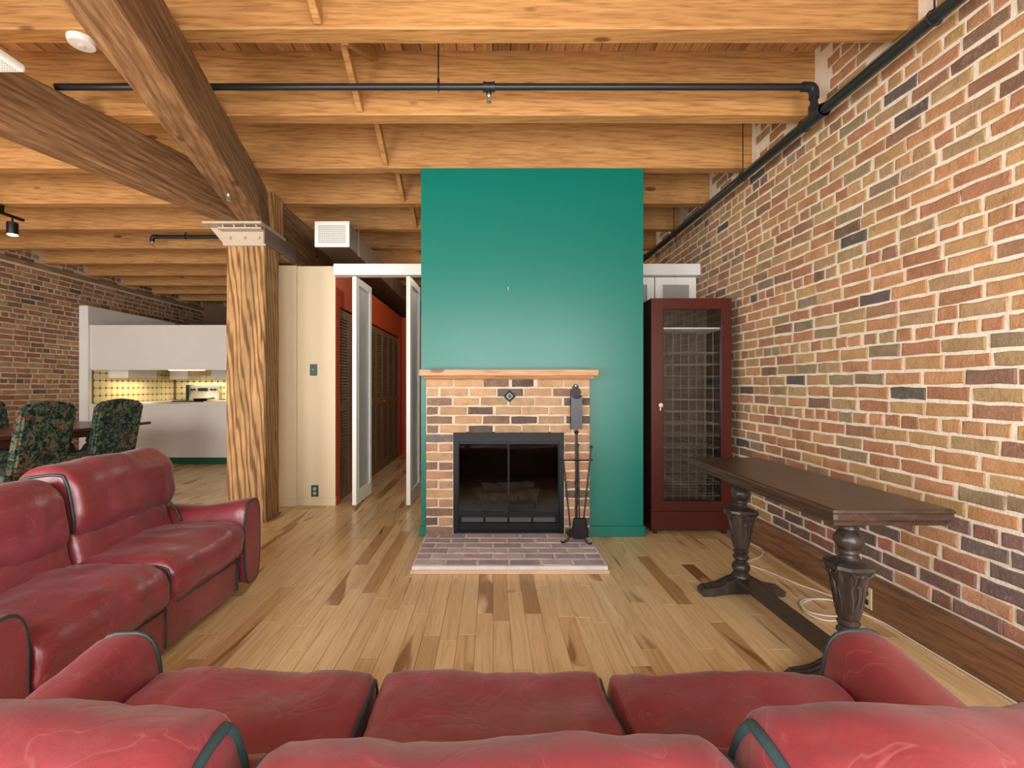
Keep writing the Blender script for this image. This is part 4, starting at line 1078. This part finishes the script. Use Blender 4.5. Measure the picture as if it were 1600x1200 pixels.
for (lb, loc, rz) in (('floral tapestry dining chair nearer the kitchen counter, right of its pair', (-3.98, 5.06, 0), -12),
                      ('floral tapestry dining chair across the dining table, cut by left picture edge', (-5.62, 5.42, 0), 180)):
    c2 = copy_tree(ch); c2['label'] = lb; c2.location = loc; c2.rotation_euler = (0, 0, radians(rz))

# ------------------------------------------------------------------ kitchen
KPY = 7.43; KW = -6.18
bm = B(); box(bm, XL+.012, KW, 7.40, 9.45, 0, 2.43)
wk = struct(obj('wall_kitchen_side', bm, M['white']))
wkb = struct(obj('wall_kitchen_back', mbox(XL+.012, WXL, 9.45, 9.55, 0, 2.30), M['white']))
gs_ = obj('tile_grout', mbox(KW, KW+.003, 7.47, 9.45, .93, 1.50), M['grout'], wk)
gb_ = obj('tile_grout', mbox(KW, -2.6, 9.447, 9.45, .92, 1.50), M['grout'], wkb)
tp = .118; tm = None
def tile_bm():
    bm = B(); h = (tp-.008)/2; k = .022
    o = [(-h+k, -h), (h-k, -h), (h, -h+k), (h, h-k), (h-k, h), (-h+k, h), (-h, h-k), (-h, -h+k)]
    prism(bm, o, 'y', 0, .007); bmesh.ops.translate(bm, verts=bm.verts, vec=(0, -.007, 0)); return bm
for j in range(5):
    z = .93+tp*(j+.5)
    for i in range(16):
        y = 7.50+tp*(i+.5)
        if tm is None:
            o = obj('tile', tile_bm(), M['tile'], wk); tm = o.data; o.location = (KW+.003, y, z)
        else: o = inst('tile', tm, (KW+.003, y, z), wk)
        o.rotation_euler = (0, 0, pi/2)
    for i in range(26): inst('tile', tm, (KW+.01+tp*(i+.5), 9.447, z), wkb)
pen = thing('kitchen_peninsula', 'long white kitchen peninsula front with dark green kick strip', 'counter', (-4.8, KPY, 0))
obj('body', mbox(KW, -3.4, KPY, KPY+.60, .10, .89), M['kwhite'], pen)
obj('kick_strip', mbox(KW, -3.4, KPY-.004, KPY+.60, 0, .10), M['kgreen'], pen)
tag(obj('worktop', mbox(KW, -3.36, KPY-.03, KPY+.63, .89, .925, .004), M['kwhite']), 'pale worktop slab on the white kitchen peninsula', 'worktop')
bm = B()
hc = thing('hanging_cabinet', 'long white hanging cabinet above the kitchen peninsula', 'cabinet', (-4.8, KPY, 1.457))
obj('body', mbox(KW, -3.4, KPY+.02, KPY+.36, 1.457, 2.137), M['kwhite'], hc)
obj('front_panel', mbox(KW+.004, -3.4, KPY, KPY+.02, 1.475, 2.137, .001), M['kwhite'], hc)
obj('lower_rail', mbox(KW+.03, -3.4, KPY+.004, KPY+.02, 1.445, 1.474, .001), M['kwhite'], hc)
tl = obj('light_tube', mbox(-5.0, -4.45, KPY+.05, KPY+.08, 1.440, 1.457), M['tubeglow'], hc)
def ucab(label, x0, x1, y0, y1, z0, z1, face):
    t = thing('wall_cabinet', label, 'cabinet', ((x0+x1)/2, (y0+y1)/2, z0))
    obj('body', mbox(x0, x1, y0, y1, z0+.012, z1, .002), M['kwhite'], t); obj('underside', mbox(x0+.01, x1-.01, y0+.012, y1-.01, z0, z0+.012), M['kwood'], t)
    return t
ucab('white wall cabinet with wooden underside on tiled side wall of kitchen', KW+.012, -5.85, 7.78, 8.45, 1.315, 2.0, 0)
ucab('white wall cabinet left of the cooker on kitchen back wall', -6.06, -5.72, 9.10, 9.44, 1.315, 2.0, 0)
ucab('white wall cabinet right of the cooker on kitchen back wall', -5.28, -3.2, 9.10, 9.44, 1.315, 2.0, 0)
hd = thing('range_hood', 'pale range hood above the cooker', 'hood', (-5.5, 9.27, 1.40))
obj('hood_body', mbox(-5.715, -5.285, 9.10, 9.44, 1.40, 1.62, .004), M['kwood'], hd); obj('filter', mbox(-5.70, -5.30, 9.12, 9.42, 1.39, 1.40), M['chrome'], hd)
bc = thing('base_cabinets', 'white base cabinets along kitchen side wall behind the peninsula', 'cabinet', (-5.9, 8.7, 0))
obj('body', mbox(KW+.012, -5.86, 8.05, 9.44, 0, .885), M['kwhite'], bc); obj('body', mbox(-5.25, -3.2, 8.85, 9.44, 0, .885), M['kwhite'], bc)
tag(obj('worktop', box(mbox(KW+.012, -5.855, 8.06, 9.44, .885, .92), -5.255, -3.2, 8.82, 9.44, .885, .92), M['kwhite']), 'pale worktop along the tiled kitchen walls behind peninsula', 'worktop')
sv = thing('cooker', 'steel and black cooker with raised control panel against kitchen tiles', 'cooker', (-5.55, 9.1, 0))
obj('body', mbox(-5.85, -5.26, 8.84, 9.40, 0, .91, .004), M['chrome'], sv); obj('hob', mbox(-5.85, -5.26, 8.84, 9.36, .91, .925), M['black'], sv)
bm = B(); prism(bm, [(9.30, .925), (9.34, 1.215), (9.42, 1.215), (9.42, .925)], 'x', -5.85, -5.26); cp = obj('control_panel', bm, M['chrome'], sv)
obj('end_cap', mbox(-5.87, -5.83, 9.28, 9.43, .925, 1.22), M['black'], cp)
obj('display', mbox(-5.66, -5.48, 9.312, 9.33, 1.10, 1.16), M['black'], cp)
for x in (-5.78, -5.73, -5.40, -5.33):
    bm = B(); tube(bm, [(x, 9.34, 1.13), (x, 9.30, 1.13)], .02, 12); obj('dial', bm, M['black'], cp)
pn = thing('frying_pan', 'black frying pan on the cooker beside the post', 'pan', (-5.1, 8.95, .925))
bm = B(); lathe(bm, (-5.42, 9.0, .926), [(.10, 0), (.13, .04), (.125, .04), (.097, .006)], 20); obj('pan_body', bm, M['black'], pn, smooth=40)
bm = B(); tube(bm, [(-5.30, 8.98, .955), (-5.12, 8.92, .975)], [.011, .014], 8); obj('handle', bm, M['black'], pn)
for (x, y, z, e, sx, sy) in ((-5.95, 8.2, 1.30, 3, .12, .7), (-5.2, 9.25, 1.30, 6, 1.4, .12)):
    ld = bpy.data.lights.new('under_cabinet_light', 'AREA'); ld.shape = 'RECTANGLE'; ld.size = sx; ld.size_y = sy; ld.energy = e; ld.color = (1, .86, .58)
    lo = bpy.data.objects.new('under_cabinet_light', ld); COL.objects.link(lo); lo.location = (x, y, z)

# ------------------------------------------------------------------ track spotlight, ceiling panel, smoke alarm
tX, tZ = -4.70, 2.86
tk = thing('track_light', 'black track spotlight under the joists at upper left', 'spotlight', (tX, 4.6, tZ))
obj('track', mbox(tX-.017, tX+.017, 3.4, 4.85, tZ-.01, tZ+.012, .002), M['black'], tk)
for y in (3.86, 4.62): obj('mount', mbox(tX-.012, tX+.012, y, y+.03, tZ+.012, JZ+.002), M['black'], tk)
bm = B(); tube(bm, [(tX, 4.74, tZ-.01), (tX, 4.74, tZ-.06)], .008, 8); obj('stem', bm, M['black'], tk)
bm = B(); lathe(bm, (tX, 4.74, tZ-.175), [(.043, 0), (.045, .004), (.045, .115), (.03, .12)], 20); sh = obj('lamp_housing', bm, M['black'], tk, smooth=45)
bm = B(); lathe(bm, (tX, 4.74, tZ-.185), [(.03, 0), (.040, .004), (.040, .012)], 20); obj('lens', bm, M['lampglow'], sh, smooth=True)
ld = bpy.data.lights.new('spot_lamp', 'SPOT'); ld.energy = 25; ld.spot_size = radians(80); ld.color = (1, .9, .75); ld.shadow_soft_size = .04
lo = bpy.data.objects.new('spot_lamp', ld); COL.objects.link(lo); lo.location = (tX, 4.74, tZ-.20)
gX, gY, gZ = px(42, 115, 2.166).x, 2.166, 2.60
gp = thing('ceiling_panel', 'white perforated square ceiling speaker panel at upper left corner', 'panel', (gX-.25, gY-.25, gZ))
bm = B(); box(bm, gX-.5, gX, gY-.5, gY, gZ, gZ+.035, .012, 2); obj('frame', bm, M['white'], gp)
n = N('perforated_white'); vo = n.n('ShaderNodeTexVoronoi'); vo.inputs['Randomness'].default_value = 0; vo.inputs['Scale'].default_value = 90; n.l(n.coord((1,1,.01), rnd=False), vo.inputs['Vector'])
n.base(n.ramp(vo.outputs['Distance'], [(.26, G(.28)), (.36, G(.8))]), .5); obj('grille', mbox(gX-.475, gX-.025, gY-.475, gY-.025, gZ-.003, gZ+.002), n.m, gp)
bm = B(); tube(bm, [(gX-.30, gY-.35, gZ+.03), (gX-.30, gY-.35, DECK)], .012, 8); obj('stem', bm, M['white'], gp)
aX = px(128, 70, 2.425).x
al = thing('smoke_alarm', 'round white smoke alarm under a joist at top left between beams', 'alarm', (aX, 2.425, JZ))
bm = B(); lathe(bm, (aX, 2.425, JZ-.035), [(.03, 0), (.055, .004), (.062, .018), (.062, .036)], 24); obj('alarm_body', bm, M['white'], al, smooth=40)
bm = B(); lathe(bm, (aX, 2.425, JZ-.040), [(.012, 0), (.014, .002), (.014, .006)], 12); obj('test_button', bm, M['cable'], al)

# ------------------------------------------------------------------ unseen lamp added on a joist behind the chimney to brighten the corridor
hl = thing('added_fill_lamp', 'added unseen round white fill lamp behind the green chimney', 'lamp', (-.15, 6.15, JZ))
bm = B(); lathe(bm, (-.15, 6.15, JZ-.03), [(.10, 0), (.12, .01), (.12, .032)], 24); obj('lamp_base', bm, M['white'], hl, smooth=40)
bm = B(); lathe(bm, (-.15, 6.15, JZ-.11), [(.03, 0), (.08, .012), (.105, .04), (.11, .08)], 24); obj('lamp_shade', bm, emit('added_fill_glow', (1, .9, .74, 1), 4), hl, smooth=40)
ld = bpy.data.lights.new('added_fill_light', 'POINT'); ld.energy = 20; ld.color = (1, .9, .76); ld.shadow_soft_size = .1
lo = bpy.data.objects.new('added_fill_light', ld); COL.objects.link(lo); lo.location = (-.15, 6.15, JZ-.24)
